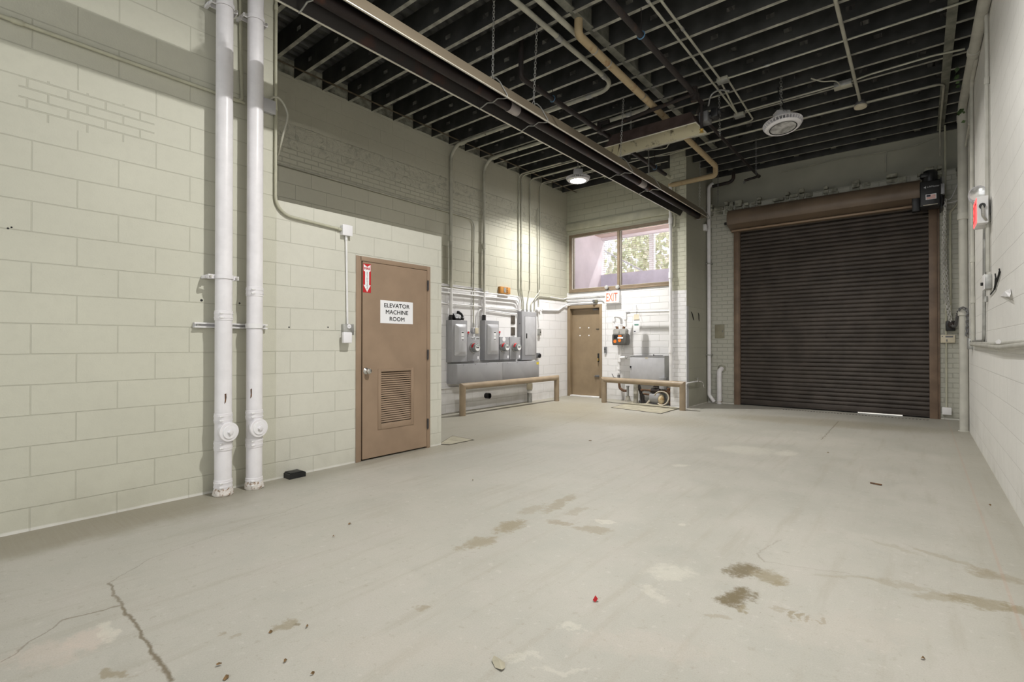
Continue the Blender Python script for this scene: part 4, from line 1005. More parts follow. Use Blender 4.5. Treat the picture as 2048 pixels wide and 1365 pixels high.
def bush(label, c, r, n, cols, seed):
    rr = random.Random(seed); mb = MB()
    for i in range(n):
        d = V((rr.gauss(0, 1), rr.gauss(0, .6), rr.gauss(0, 1))).normalized() * r * rr.uniform(.3, 1); p = V(c) + d
        a = V((rr.uniform(-1, 1), rr.uniform(-.6, .6), rr.uniform(-1, 1))).normalized(); b = a.cross(V((rr.uniform(-1, 1), 1, rr.uniform(-1, 1)))).normalized(); s = rr.uniform(.07, .14)
        mb.mi = rr.randrange(len(cols)); mb.quad([p - a * s, p + b * s * .6, p + a * s, p - b * s * .6])
    return tag(obj('tree', mb, cols, smooth=False), label, 'tree')
LG = [simple('sunlit_leaf_a', (.72, .74, .52), .6, var=.2), simple('sunlit_leaf_b', (.84, .82, .64), .6, var=.2), simple('sunlit_leaf_c', (.60, .64, .42), .6, var=.2)]
bush('leafy tree seen through the left part of the grille', (onY(1265, 520, 14).x, 14, onY(1265, 520, 14).z), 1.05, 420, LG, 3)
bush('leafy tree seen through the grille right of the pale post', (onY(1340, 490, 14.5).x, 14.5, onY(1340, 490, 14.5).z), 1.3, 500, LG, 5)

# exit door
d2 = sroot('door_2', (-6.0, YE, 0)); d2['label'] = 'tan exit door in the far left corner under the window'
struct('door_frame', MB().box((EX0 - .03, YE - .015, 0), (EX0 + .045, YE + .1, EZ + .035), .004).box((EX1 - .045, YE - .015, 0), (EX1 + .02, YE + .1, EZ + .035), .004).box((EX0 + .045, YE - .015, EZ - .045), (EX1 - .045, YE + .1, EZ + .035), .004), M['tan_exit'], d2)
struct('door_leaf', MB().box((EX0 + .045, YE + .085, .03), (EX1 - .045, YE + .13, EZ - .045)), M['tan_exit'], d2, smooth=False)
struct('threshold', MB().box((EX0 + .045, YE - .02, 0), (EX1 - .045, YE + .13, .028), .004), M['white'], d2)
q = Ep(1198, 716, YE + .08)
lk = struct('lockset', MB().box((q.x - .035, YE + .07, q.z - .1), (q.x + .03, YE + .085, q.z + .1), .003), M['black'], d2)
struct('lever', MB().cyl((q.x, YE + .07, q.z - .03), (q.x, YE + .035, q.z - .03), .012, 10).box((q.x - .015, YE + .028, q.z - .075), (q.x + .015, YE + .045, q.z - .015), .005), M['brass'], lk)
q = Ep(1196, 753, YE + .08)
bl = struct('slide_bolt', MB().box((q.x - .07, YE + .075, q.z - .025), (q.x + .06, YE + .086, q.z + .025), .002).cyl((q.x - .09, YE + .065, q.z), (q.x + .09, YE + .065, q.z), .010, 8).cyl((q.x - .04, YE + .065, q.z), (q.x - .04, YE + .03, q.z + .01), .008, 8), M['grey_dark'], d2)
q = Ep(1192, 619, YE + .08); struct('door_closer_arm', MB().box((q.x - .07, YE + .06, q.z - .02), (q.x + .06, YE + .085, q.z + .015), .003), M['grey_dark'], d2)
for px, py in ((1160, 656), (1177.5, 656), (1160, 671.5), (1177.8, 671.3)):
    q = Ep(px, py, YE + .085); struct('bare_spot', MB().lathe([(.018, 0), (.014, .001)], (q.x, YE + .085, q.z), (0, -1, 0), 9), M['paper'], d2)
q = Ep(1196, 659, YE + .085); struct('torn_tape', MB().box((q.x - .05, YE + .083, q.z - .006), (q.x + .045, YE + .085, q.z + .012)).box((q.x - .005, YE + .083, q.z - .03), (q.x + .005, YE + .085, q.z - .006)), M['ink'], d2, smooth=False)

# exit sign with twin lamps
def lamp_head(mb_c, d, t, r=.045):
    h = obj('lamp_head', MB().lathe([(r * .45, -r * 1.1), (r * .9, -r * .6), (r, 0), (r * .95, .006)], mb_c, d, 20), M['grey_light'], t)
    obj('lamp_lens', MB().lathe([(r * .93, .004), (r * .6, .014), (.004, .018)], mb_c, d, 20), M['lens_off'], h)
    return h
x0, x1 = Ep(1209.5, 595, 9.90).x, Ep(1238, 595, 9.90).x; z0, z1 = Ep(1222, 607, 9.90).z, Ep(1222, 582.5, 9.90).z
t = thing('exit_sign', 'white exit sign with red letters and twin emergency lamps under the window', 'exit sign', ((x0 + x1) / 2, YE, z0))
obj('housing', MB().box((x0, 9.905, z0), (x1, YE, z1), .008), M['white'], t)
obj('face', MB().box((x0 + .015, 9.901, z0 + .018), (x1 - .015, 9.905, z1 - .012)), M['exit_face'], t, smooth=False)
text('lettering', 'EXIT', M['exit_red'], t, ((x0 + x1) / 2, 9.901, (z0 + z1) / 2), (1, 0, 0), (0, -1, 0), w=(x1 - x0) * .80, h=(z1 - z0) * .68, bold=.015)
for px, py in ((1212.5, 575), (1234.5, 574)):
    q = Ep(px, py, 9.92); hd = lamp_head(q, (-.1 if px < 1220 else .15, -1, -.25), t)
    obj('lamp_bracket', MB().cyl((q.x, q.y + .03, q.z), (q.x + .012, 9.95, z1), .012, 8), M['grey_dark'], t)
# conduits over the exit door
conduit('upper white conduit from the corner to the exit sign', [onX(1100, 594.4, X5), onX(1127, 599, X5), Ep(1133, 597), Ep(1137, 595.8), Ep(1209, 590.5)], .012, 'white', .08, [(Ep(1153, 594.5), (1, 0, .03)), (Ep(1195, 591.5), (1, 0, .03))])
conduit('lower white conduit from the corner to the exit sign', [Ep(1129, 597.5), Ep(1134, 602), Ep(1203, 598.8), Ep(1208, 603)], .010, 'white', .06)
conduit('white conduit stepping up from the switch box over the exit door frame', [onX(1085, 620.5, X5), onX(1117, 621.5, X5), onX(1128, 612.8, X5), Ep(1138, 608), Ep(1187, 605.5)], .015, 'white', .12)
conduit('white conduit rising out of the panelboard into the corner', [onX(1069, 622, X5), onX(1069.5, 600, X5), onX(1077, 593, X5), onX(1100, 594.6, X5)], .012, 'galv_paint', .12)
q = Ep(1190, 603.5, 9.96)
t = thing('alarm_sounder', 'small olive alarm sounder box just above the exit door', 'sounder', (q.x, YE, q.z))
obj('box_body', MB().box((q.x - .05, 9.95, q.z - .035), (q.x + .05, YE, q.z + .04), .006), M['olive'], t)
obj('horn', MB().lathe([(.018, 0), (.03, .02), (.034, .03)], (q.x - .012, 9.95, q.z + .006), (-.1, -1, -.1), 14), M['grey_dark'], t)
q = Ep(1210.5, 700, 9.975)
t = thing('keypad', 'narrow grey keypad box to the right of the exit door', 'keypad', (q.x, YE, q.z))
obj('box_body', MB().box((q.x - .028, 9.965, q.z - .07), (q.x + .028, YE, q.z + .065), .004), M['grey_dark'], t)
obj('key_button', MB().box((q.x - .014, 9.96, q.z + .0), (q.x + .006, 9.966, q.z + .03), .002), M['black'], t)
obj('lower_cover', MB().box((q.x - .022, 9.968, q.z - .10), (q.x + .018, YE, q.z - .07), .004), M['grey_light'], t)
conduit('thin white wire conduit from the exit sign down to the keypad', [(q.x, 9.985, z0), (q.x, 9.985, q.z + .065)], .006, 'white')

# gas meter and its piping
YG = 9.80
def G(px, py, Y=YG): return onY(px, py, Y)
c = G(1241, 679.5)
t = thing('gas_meter', 'grey gas meter with two orange discs hung on white pipes', 'gas meter', (c.x, YG, c.z))
hw, hz = .165, .125
pl = [V((c.x - hw + .02, 9.72, c.z - hz)), V((c.x + hw - .03, 9.72, c.z - hz)), V((c.x + hw, 9.72, c.z - hz + .06)), V((c.x + hw, 9.72, c.z + hz - .03)), V((c.x + hw - .03, 9.72, c.z + hz)), V((c.x - hw + .02, 9.72, c.z + hz)), V((c.x - hw, 9.72, c.z + hz - .03)), V((c.x - hw, 9.72, c.z - hz + .05))]
bd = MB().prism(pl, (0, .2, 0)); bmesh.ops.bevel(bd.bm, geom=bd.bm.edges[:], offset=.018, segments=3, profile=.5, affect='EDGES')
bo = obj('body', bd, M['gas_grey'], t)
for s in (-1, 1):
    cx = c.x + s * .075
    cap = MB().prism([V((cx - .066, 9.735, c.z + hz - .005)), V((cx + .066, 9.735, c.z + hz - .005)), V((cx + .072, 9.735, c.z + hz + .07)), V((cx + .045, 9.735, c.z + hz + .105)), V((cx - .045, 9.735, c.z + hz + .105)), V((cx - .072, 9.735, c.z + hz + .07))], (0, .15, 0))
    obj('top_cap', cap, M['gas_cap'], t, smooth=False)
    obj('union_nut', MB().cyl((cx, 9.80, c.z + hz + .10), (cx + s * .01, 9.80, c.z + hz + .16), .03, 8), M['rust_pipe'], t)
obj('index_window', MB().box((c.x - .12, 9.712, c.z + .02), (c.x + .09, 9.722, c.z + .10), .004), M['black'], t)
obj('index_label', MB().box((c.x - .025, 9.709, c.z + .02), (c.x + .105, 9.7125, c.z + .055)), M['paper'], t, smooth=False)
obj('orange_label', MB().box((c.x - .01, 9.709, c.z + .06), (c.x + .07, 9.7125, c.z + .095)), M['orange_dot'], t, smooth=False)
for dx, dz in ((-.09, -.04), (.02, -.02)):
    obj('orange_disc', MB().lathe([(.036, 0), (.036, .006)], (c.x + dx, 9.72, c.z + dz), (0, -1, 0), 18), M['orange_dot'], t)
gz = c.z + hz + .15
t = thing('gas_pipe', 'white gas piping looping above the meter and running right along the white wall', 'pipe', (c.x, YG, c.z + .4))
r = .026
obj('inlet_loop', MB().tube(fillet([(c.x - .075, YG, gz), (c.x - .085, YG, gz + .02), G(1227.5, 653), G(1227.8, 633), G(1238.5, 634), (G(1238.5, 634).x, YG + .1, G(1238.5, 634).z - .06), (G(1239.5, 692).x, YG + .13, G(1239, 700).z)], .05, 6), r, 12), M['white'], t)
obj('outlet_run', MB().tube(fillet([(c.x + .075, YG, gz), (c.x + .09, YG, gz + .03), G(1250.5, 652), G(1252, 624.5), (-3.85, YG, (G(1337, 625).z + G(1256, 624).z) / 2)], .06, 6), r, 12), M['white'], t)
obj('cross_bar', MB().cyl(G(1231, 650), G(1251, 650), .010, 8), M['white'], t)
for px, py in ((1228, 641), (1229, 652), (1251, 637), (1250.5, 651)):
    q = G(px, py); obj('fitting', MB().cyl(q - V((0, 0, .03)), q + V((0, 0, .03)), .037, 12), M['white'], t)
q = G(1257, 624.6); obj('elbow_collar', MB().cyl(q - V((.05, 0, 0)), q + V((.04, 0, 0)), .036, 12), M['grey_light'], t)
yb = YG + .03
def H(px, py): return onY(px, py, yb)
t = thing('gas_riser', 'white gas riser with a tee valve and rusty elbow below the gas meter', 'pipe', (H(1240, 790).x, yb, 0))
obj('upper_run', MB().tube(fillet([H(1240.5, 693), H(1240.5, 713), H(1238, 722), H(1238, 764)], .04, 4), .021, 12), M['white'], t)
q = H(1239, 716); obj('tee', MB().cyl(q + V((0, 0, .06)), q - V((0, 0, .09)), .036, 12).cyl(q, q + V((.14, -.01, .01)), .030, 12), M['white'], t)
obj('tee_plug', MB().cyl(q + V((.13, -.01, .01)), q + V((.18, -.012, .0)), .022, 6), M['galv'], t)
for py in (738, 745): q = H(1237.5, py); obj('union_ring', MB().cyl(q - V((0, 0, .02)), q + V((0, 0, .02)), .042, 10), M['white'], t)
q = H(1237.5, 753); obj('dark_band', MB().cyl(q - V((0, 0, .03)), q + V((0, 0, .03)), .031, 12), M['grey_dark'], t)
obj('valve_lever', MB().tube([H(1237, 757) + V((0, -.04, 0)), H(1230, 755) + V((0, -.06, 0)), H(1226.5, 748) + V((0, -.06, 0))], .009, 6), M['grey_dark'], t)
obj('rusty_elbow', MB().tube(fillet([H(1238, 764), H(1239.5, 777), H(1247, 782), H(1254, 782)], .07, 6), .028, 12), M['rust_pipe'], t)
obj('stub', MB().tube([H(1255.5, 774), H(1255.5, 800)], .026, 12).cyl(H(1255.5, 772), H(1255.5, 775), .034, 12), M['galv'], t)
obj('floor_socket', MB().lathe([(.07, 0), (.06, .03), (.045, .09), (.045, .11)], V((H(1255.5, 803).x, yb, 0)), seg=16), M['concrete_post'], t)
# hanging tag
q0, q1 = G(1268, 639), G(1280.5, 664)
t = thing('hanging_tag', 'white hanging tag with a green stripe below the gas pipe', 'tag', ((q0.x + q1.x) / 2, 9.77, q1.z))
obj('card', MB().box((q0.x, 9.762, q1.z - .02), (q1.x, 9.768, q0.z + .02), .002), M['paper'], t)
obj('stripe', MB().box((q0.x + .025, 9.760, (q0.z + q1.z) / 2 - .0), (q1.x - .02, 9.7625, (q0.z + q1.z) / 2 + .03)), M['green_tape'], t, smooth=False)
obj('mark', MB().box((q0.x + .015, 9.760, q1.z), (q0.x + .055, 9.7625, q1.z + .02)), M['flag_blue'], t, smooth=False)
obj('flap', MB().prism([V((q0.x + .01, 9.75, q0.z - .01)), V((q1.x + .0, 9.75, q0.z - .01)), V((q1.x - .015, 9.77, q0.z + .105)), V((q0.x + .02, 9.77, q0.z + .105))], (0, .004, 0)), M['cream'], t, smooth=False)
obj('wire', MB().tube([V(((q0.x + q1.x) / 2, 9.765, q0.z + .1)), G(1274, 622, 9.77), G(1272, 610, 9.97)], .004, 5), M['grey_dark'], t)
# grey cabinet
cx0, cx1, cz1 = -4.694, -3.946, .985
t = thing('steel_cabinet', 'grey steel wall cabinet above the plumbing behind the right guard rail', 'cabinet', ((cx0 + cx1) / 2, 9.8, .42))
obj('carcass', MB().box((cx0, 9.665, .42), (cx1, YE, cz1), .004), M['grey_light'], t)
obj('door', MB().box((cx0 + .0, 9.65, .43), (cx1 - .004, 9.665, cz1 - .035), .003), M['grey_light'], t)
obj('lid', MB().box((cx0 - .005, 9.645, cz1 - .012), (cx1 + .005, YE, cz1), .002), M['grey_light'], t)
q = onY(1261.5, 734, 9.648); obj('cam_lock', MB().cyl((q.x, 9.65, q.z), (q.x, 9.63, q.z), .016, 10).box((q.x - .006, 9.63, q.z - .03), (q.x + .006, 9.64, q.z)), M['black'], t)
q = onY(1293, 716.5, 9.648); obj('name_label', MB().box((q.x - .03, 9.647, q.z - .012), (q.x + .03, 9.65, q.z + .012)), M['cream'], t, smooth=False)
q = onY(1322, 711, 9.66); obj('hasp', MB().box((q.x - .16, 9.66, cz1), (q.x + .02, 9.70, cz1 + .012)).box((q.x - .165, 9.66, cz1), (q.x - .15, 9.67, cz1 + .03)), M['black'], t, smooth=False)
# pipes and pump behind the right rail
q = onZ(1270, 808); yq = q.y + .04
tag(obj('concrete_post', MB().lathe([(.052, 0), (.048, .02), (.048, .20), (.05, .205), (.048, .21), (.048, .40), (.045, .425)], (q.x, yq, 0), seg=18), M['concrete_post']), 'bare concrete filled post under the left end of the grey cabinet', 'post')
YK = 9.66
def K(px, py, Y=YK): return onY(px, py, Y)
t = thing('backflow_assembly', 'rusty pipe assembly with valves under the grey cabinet', 'pipework', (K(1315, 800).x, YK, 0))
obj('main_pipe', MB().tube([K(1275, 779.5), K(1357, 785)], .020, 10), M['rust_pipe'], t)
for px in (1284, 1302, 1322, 1340, 1350):
    q = K(px, 780.2 + (px - 1275) * .066); obj('pipe_nut', MB().cyl(q - V((.025, 0, 0)), q + V((.025, 0, 0)), .030, 6), M['rust_pipe'], t)
q = K(1311.5, 782); obj('valve_body', MB().ball(q, .07, 14, (1.0, .8, .85)).cyl(q + V((-.085, 0, 0)), q + V((.085, 0, 0)), .055, 8), M['dark_pipe'], t)
q = K(1312, 775); obj('valve_bonnet', MB().lathe([(.062, 0), (.062, .012), (.045, .016), (.045, .045), (.03, .06)], q - V((0, 0, .0)), seg=14), M['dark_pipe'], t)
obj('left_leg', MB().tube([K(1277.5, 770), K(1283, 790), K(1286.5, 808)], .030, 10), M['dark_pipe'], t)
obj('right_leg', MB().tube([K(1336.5, 781), K(1343, 813)], .034, 10), M['rust_pipe'], t)
obj('branch', MB().tube([K(1287, 788), K(1304, 790.5), K(1312, 788)], .018, 8), M['rust_pipe'], t)
obj('diagonal_pipe', MB().tube([K(1318, 786), K(1309, 790), K(1291, 811)], .018, 8), M['hose'], t)
obj('short_riser', MB().tube([K(1350.5, 771), K(1350.5, 783)], .014, 8).ball(K(1350.5, 771), .022, 8), M['galv'], t)
obj('cross_fitting', MB().ball(K(1337, 779), .035, 10), M['rust_pipe'], t)
q = K(1326, 772); obj('drain_tail', MB().cyl(q + V((0, 0, .16)), q - V((0, 0, .06)), .075, 16), M['grey'], t)
q = onZ(1313, 812); t = thing('pump_motor', 'grey round pump motor with a stained cream float on the floor under the cabinet', 'pump', (q.x, 9.72, 0))
pc = V((K(1312, 797).x, 9.72, .14))
obj('housing', MB().lathe([(.10, -.12), (.125, -.11), (.125, .10), (.11, .12), (.05, .13)], pc, (1, -.25, 0), 22), M['grey'], t)
obj('foot', MB().box((pc.x - .12, 9.66, 0), (pc.x + .10, 9.80, .03), .004), M['grey_dark'], t)
obj('float_ball', MB().ball((K(1325, 797).x, 9.60, .115), .085, 16, (.75, .8, 1.15)), M['ballcock'], t)
hc = V((K(1327, 797).x, 9.56, .145))
ring = [hc + V((math.cos(a) * .145, .02 * math.sin(a * 2), math.sin(a) * .135)) for a in [-2.2 + 5.0 * i / 28 for i in range(29)]]
tag(obj('hose', MB().tube(ring, .014, 10), M['hose']), 'cream hose curled in a loop beside the pump motor', 'hose')
q = onZ(1281, 810); tag(obj('valve_box', MB().lathe([(.07, 0), (.07, .05), (.05, .06), (.05, .15), (.03, .19)], (K(1281, 806).x, 9.74, 0), seg=14), M['grey_dark']), 'small dark drain fitting on the floor beside the concrete post', 'fitting')
# pier: white pipe at its left edge, corner guard, spigot
xv = onY(1341, 600, 9.42).x; zt = onY(1341, 366, 9.42).z
conduit('tall white pipe in front of the brick pier', [(xv, 9.43, .40), (xv, 9.43, zt)], .030, 'white', couplings=[((xv, 9.43, onY(1341, 700, 9.43).z), (0, 0, 1)), ((xv, 9.43, onY(1341, 551, 9.43).z), (0, 0, 1)), ((xv, 9.43, onY(1341, 442, 9.43).z), (0, 0, 1))], name='wall_pipe')
tag(obj('stub_pipe', MB().tube([(xv + .075, 9.445, 4.3), (xv + .075, 9.445, 3.8), (xv + .075, 9.445, 3.5)], .022, 10), M['pipe_green']), 'short painted pipe beside the top of the tall white pipe', 'pipe')
zg = onY(1376, 576, YP).z
gd = MB().box((XP - .004, YP - .004, .0), (XP + .006, YP + .09, 1.95)); tag(obj('corner_guard', gd, M['grey_light'], smooth=False), 'grey steel corner guard on the edge of the brick pier', 'corner guard')
q = onX(1392, 765, XP + .03)
t = thing('hose_spigot', 'silver hose tap on the side of the pier behind the guard rail', 'tap', (XP, q.y, q.z))
obj('pipe', MB().tube(fillet([(XP + .03, 9.40, q.z + .01), (XP + .06, 9.55, q.z + .02), (XP + .06, q.y + .12, q.z + .02)], .03, 4), .014, 10), M['white'], t)
obj('tap_body', MB().cyl((XP, q.y, q.z + .02), (XP + .10, q.y, q.z + .02), .018, 10).cyl((XP + .06, q.y, q.z + .02), (XP + .06, q.y, q.z + .075), .014, 10), M['steel'], t)
obj('spout', MB().tube(fillet([(XP + .09, q.y, q.z + .02), (XP + .15, q.y + .03, q.z + .01), (XP + .17, q.y + .04, q.z - .10)], .04, 5), .015, 10), M['steel'], t)
obj('hand_wheel', MB().lathe([(.03, 0), (.033, .004), (.03, .009)], (XP + .06, q.y, q.z + .075), seg=14), M['galv'], t)
for i, (a, b, lab) in enumerate((((1382.5, 624), (1388, 641), 'black rubber strip on the pier side, nearer the camera'), ((1396.5, 626), (1398.5, 643), 'black rubber strip on the pier side, farther from the camera'))):
    p, q = onX(*a, XP + .012), onX(*b, XP + .012)
    tag(obj('rubber_strip', MB().tube([p, p.lerp(q, .3) + V((.004, .01, 0)), p.lerp(q, .7) + V((.004, -.01, 0)), q], [.005, .009, .009, .005], 8), M['rubber']), lab, 'strip')

# ================================================================== DOOR WALL
YD = 10.62
xs = onY(1418, 600, YD).x; ztop = onY(1420, 378, YD).z
t = thing('downspout', 'white downspout pipe in the corner between the pier and the roller door', 'pipe', (xs, YD, 0))
obj('pipe', MB().tube(fillet([(xs + .10, YD, ztop + .10), (xs, YD, ztop + .05), (xs, YD, .16), (xs + .10, YD, .03)], .09, 7), .038, 14), M['pipe_white'], t)
for zc_ in (1.0, 2.9): obj('strap', MB().box((xs - .05, YD - .045, zc_ - .012), (xs + .05, YB, zc_ + .012), .003), M['galv'], t)
p = [onY(x, y, YD) for x, y in ((1425, 373), (1460, 365), (1467, 358), (1467, 345))]
tag(obj('iron_pipe', MB().tube(fillet(p, .12, 6), .034, 12), M['dark_pipe']), 'dark iron pipe bending up from the downspout into the ceiling', 'pipe')
q = onY(1438.5, 741, YD); 
t = thing('vent_pipe', 'short white pipe with a hooded top at the left foot of the roller door', 'pipe', (q.x, YD, 0))
obj('pipe', MB().tube(fillet([(q.x, YD, .0), (q.x, YD, q.z - .02), (q.x + .02, YB, q.z + .03)], .07, 6), .048, 14), M['pipe_white'], t)
obj('rust_ring', MB().lathe([(.050, 0), (.051, .01), (.050, .02)], (q.x, YD, .03), seg=16), M['pipe_rust'], t)
obj('wall_flange', MB().lathe([(.085, 0), (.08, .008), (.06, .012)], (q.x + .02, YB, q.z + .03), (0, -1, 0), 16), M['mortar'], t)
q0, q1 = onY(1430, 650, YB), onY(1449, 677, YB)
t = thing('access_panel', 'small brown access panel on the brick left of the roller door', 'panel', (q0.x, YB, q1.z))
obj('plate', MB().box((q0.x, YB - .012, q1.z), (q1.x, YB, q0.z), .003), simple('dull_khaki_plate', (.27, .25, .18), .5), t)
obj('latch', MB().box((q1.x - .04, YB - .02, (q0.z + q1.z) / 2 - .02), (q1.x - .025, YB - .012, (q0.z + q1.z) / 2 + .02), .002), M['grey_dark'], t)
q = onX(1413, 455, XP + .05)
t = thing('junction_box', 'white junction box on the pier under the far end of the long heater', 'box', (XP, q.y, q.z))
obj('box_body', MB().box((XP, q.y - .06, q.z - .07), (XP + .06, q.y + .05, q.z + .06), .006), M['plastic_white'], t)
obj('cover', MB().box((XP + .06, q.y - .045, q.z - .05), (XP + .066, q.y + .035, q.z + .045), .003), M['plastic_white'], t)

# roller door
rd = sroot('door_3', (-1.3, YB, 0)); rd['label'] = 'wide dark roller shutter door with brown hood and jambs'
struct('door_jamb', MB().box((RX0 - .05, YB - .045, 0), (RX0 + .045, YB + .03, 3.50), .004).box((RX0 + .03, YB - .02, 0), (RX0 + .06, YB + .1, 3.50)), M['jamb'], rd)
struct('door_jamb', MB().box((RX1 - .06, YB - .045, 0), (RX1 + .045, YB + .03, 3.50), .004).box((RX1 - .06, YB - .02, 0), (RX1 - .03, YB + .1, 3.50)), M['jamb'], rd)
struct('jamb_return', MB().box((RX1 + .045, YB - .03, .0), (RX1 + .075, YB + .02, 3.45), .003), M['jamb'], rd)
mb = MB(); pit = .0765; ns = 46; prof = []
for i in range(ns):
    z = .115 + i * pit
    for a, d in ((0, .012), (.05, .002), (.16, -.007), (.40, -.012), (.65, -.010), (.84, -.004), (.93, .003)): prof.append((z + a * pit, d))
r0 = [mb.bm.verts.new((RX0 + .04, YB + .05 + d, z)) for z, d in prof]; r1 = [mb.bm.verts.new((RX1 - .04, YB + .05 + d, z)) for z, d in prof]
for i in range(len(prof) - 1): mb.bm.faces.new((r0[i], r1[i], r1[i + 1], r0[i + 1]))
cu = struct('curtain', mb, M['curtain'], rd, ang=1.2)
struct('bottom_bar', MB().box((RX0 + .05, YB + .025, .022), (RX1 - .05, YB + .075, .118), .006).box((RX0 + .05, YB - .0, .022), (RX1 - .05, YB + .03, .03)), M['curtain'], rd)
xa, xb_ = onY(1715, 826, YB).x, onY(1805, 834, YB).x
struct('bottom_seal', MB().box((RX0 + .05, YB + .035, .001), (xa, YB + .06, .024)).box((xb_, YB + .035, .001), (RX1 - .05, YB + .06, .024)), M['rubber'], rd, smooth=False)
hz0, hz1, hy = 3.50, 3.905, 10.42
hp = []
for i in range(13):
    a = -PI * .18 + PI * .86 * i / 12; hp.append((YB - .05 - .19 - math.cos(a) * .165 + .02, (hz0 + hz1) / 2 + .0 + math.sin(a) * .20))
hp = [(YB - .02, hz0 - .01)] + hp + [(YB - .02, hz1)]
HX0, HX1 = -2.95, .03
hd = MB().prism([V((HX0, a, b)) for a, b in hp], (HX1 - HX0, 0, 0)); struct('hood', hd, M['hood'], rd, ang=.5)
struct('hood_lip', MB().box((HX0 + .04, YB - .20, hz0 - .02), (HX1, YB - .17, hz0 + .012), .004), M['tan'], rd)
struct('shaft_end', MB().cyl((HX0 - .09, YB - .2, 3.66), (HX0, YB - .2, 3.66), .03, 10), M['black'], rd)

# door operator with its hand chain
OX0, OX1, OY = .02, .27, 10.22; oz0, oz1 = 3.40, 3.80
t = thing('door_operator', 'black motor operator box mounted at the right end of the roller door hood', 'motor', ((OX0 + OX1) / 2, OY, oz0))
obj('case', MB().box((OX0, OY, oz0), (OX1, OY + .30, oz1), .012, 3), M['black'], t)
obj('motor', MB().lathe([(.085, 0), (.095, .02), (.095, .17), (.08, .20)], (.145, OY + .15, oz1 - .01), seg=18).box((.02, OY + .06, oz1 + .08), (.15, OY + .2, oz1 + .15), .02), M['black'], t)
obj('mount_bracket', MB().box((OX1, OY + .1, oz0 - .03), (OX1 + .02, YB, oz1 + .05)).box((OX0 - .1, OY + .16, oz0 - .02), (OX0, OY + .30, oz1 - .05), .01), M['black'], t)
obj('chain_wheel', MB().lathe([(.09, 0), (.09, .01), (.07, .015), (.09, .02), (.09, .03)], (OX1 + .02, OY + .2, 3.50), (1, 0, 0), 20), M['dark_pipe'], t)
obj('relay_box', MB().box((OX1 + .0, OY + .06, 3.58), (OX1 + .05, OY + .16, 3.74), .004), M['grey'], t)
q0 = onY(1854, 401, OY); xq = .155; zq = 3.545
sk = obj('flag_sticker', MB().box((xq - .065, OY - .0015, zq - .042), (xq + .065, OY + .001, zq + .042)), M['paper'], t, smooth=False)
obj('sticker_canton', MB().box((xq - .055, OY - .0025, zq + .0), (xq - .005, OY - .0015, zq + .034)), M['flag_blue'], sk, smooth=False)
for i in range(4): obj('sticker_stripe', MB().box((xq - .055 if i < 2 else xq - .003, OY - .0025, zq - .032 + (i % 2) * .017 + (.034 if i > 1 else 0)), (xq + .055, OY - .0015, zq - .024 + (i % 2) * .017 + (.034 if i > 1 else 0))), M['exit_red'], sk, smooth=False)
obj('logo_chevron', MB().prism([V((.065, OY - .002, 3.70)), V((.095, OY - .002, 3.72)), V((.095, OY - .002, 3.682))], (0, .002, 0)), M['grey_light'], t, smooth=False)
text('logo_word', 'LiftMaster', M['grey_light'], t, (.185, OY, 3.705), (1, 0, 0), (0, -1, 0), w=.15)
obj('bottom_label', MB().box((.06, OY - .002, oz0 + .015), (.235, OY + .001, oz0 + .025)), M['cream'], t, smooth=False)
lk = onY(1903, 652, 10.60)
pa = [V((.33, OY + .12, 3.50)), onY(1886, 520, 10.52), onY(1891, 600, 10.56), lk]; pb = [V((.33, OY + .30, 3.50)), onY(1891, 520, 10.58), onY(1897, 605, 10.58), lk + V((.01, .02, 0))]
tag(obj('hand_chain', chain_mesh(spline(pa, 10), .055, .0062), M['chain']), 'silver hand chain strand hanging from the door motor, nearer the door', 'chain')
tag(obj('hand_chain', chain_mesh(spline(pb, 10), .055, .0062), M['chain']), 'silver hand chain strand hanging from the door motor, farther from the door', 'chain')
yc_ = onX(1927, 600, .485).y - .075
pc = [lk, onY(1911, 652, 10.30), onY(1915, 632, yc_ + .25), onY(1920, 618, yc_), onY(1929, 617, yc_), onY(1934.5, 624, yc_ - .02), onY(1935, 645, yc_), onY(1934, 672, yc_)]
tag(obj('hand_chain', chain_mesh(spline(pc, 10), .058, .0068), M['grey_dark']), 'dark loop of hand chain draped from the lock bracket over the downpipe', 'chain')
t = thing('chain_lock', 'black chain lock bracket on the brick right of the roller door', 'lock', (lk.x, YB, lk.z))
obj('bracket', MB().box((lk.x - .07, 10.62, lk.z - .08), (lk.x + .05, YB, lk.z + .08), .01), M['black'], t)
obj('chain_knot', MB().ball(lk + V((0, .0, .02)), .05, 10, (1, .8, 1.2)), M['dark_pipe'], t)
q0, q1 = onY(1881, 670, 10.66), onY(1910.5, 686, 10.66)
t = thing('wall_controller', 'cream wall controller with a small display to the right of the roller door', 'controller', (q0.x, YB, q1.z))
obj('case', MB().box((q0.x, 10.66, q1.z), (q1.x, YB, q0.z), .006), M['cream'], t)
obj('display', MB().box((q0.x + .06, 10.657, q0.z - .045), (q1.x - .025, 10.661, q0.z - .02)), M['grey_dark'], t, smooth=False)
obj('button', MB().box((q0.x + .07, 10.655, q1.z + .018), (q0.x + .085, 10.661, q1.z + .055), .001), M['grey_dark'], t)
obj('indicator', MB().box((q0.x + .015, 10.657, q0.z - .035), (q0.x + .03, 10.661, q0.z - .022)), M['grey_dark'], t, smooth=False)
YC = 10.69
x = onY(1892, 600, YC).x; bz = onY(1889, 822, YC).z
conduit('thin painted conduit right of the roller door running down through the wall controller', [(x, YC, 4.78), (x, YC, bz + .04)], .012, 'pipe_green', couplings=[((x, YC, 4.05), (0, 0, 1))])
x2 = onY(1901, 560, YC).x
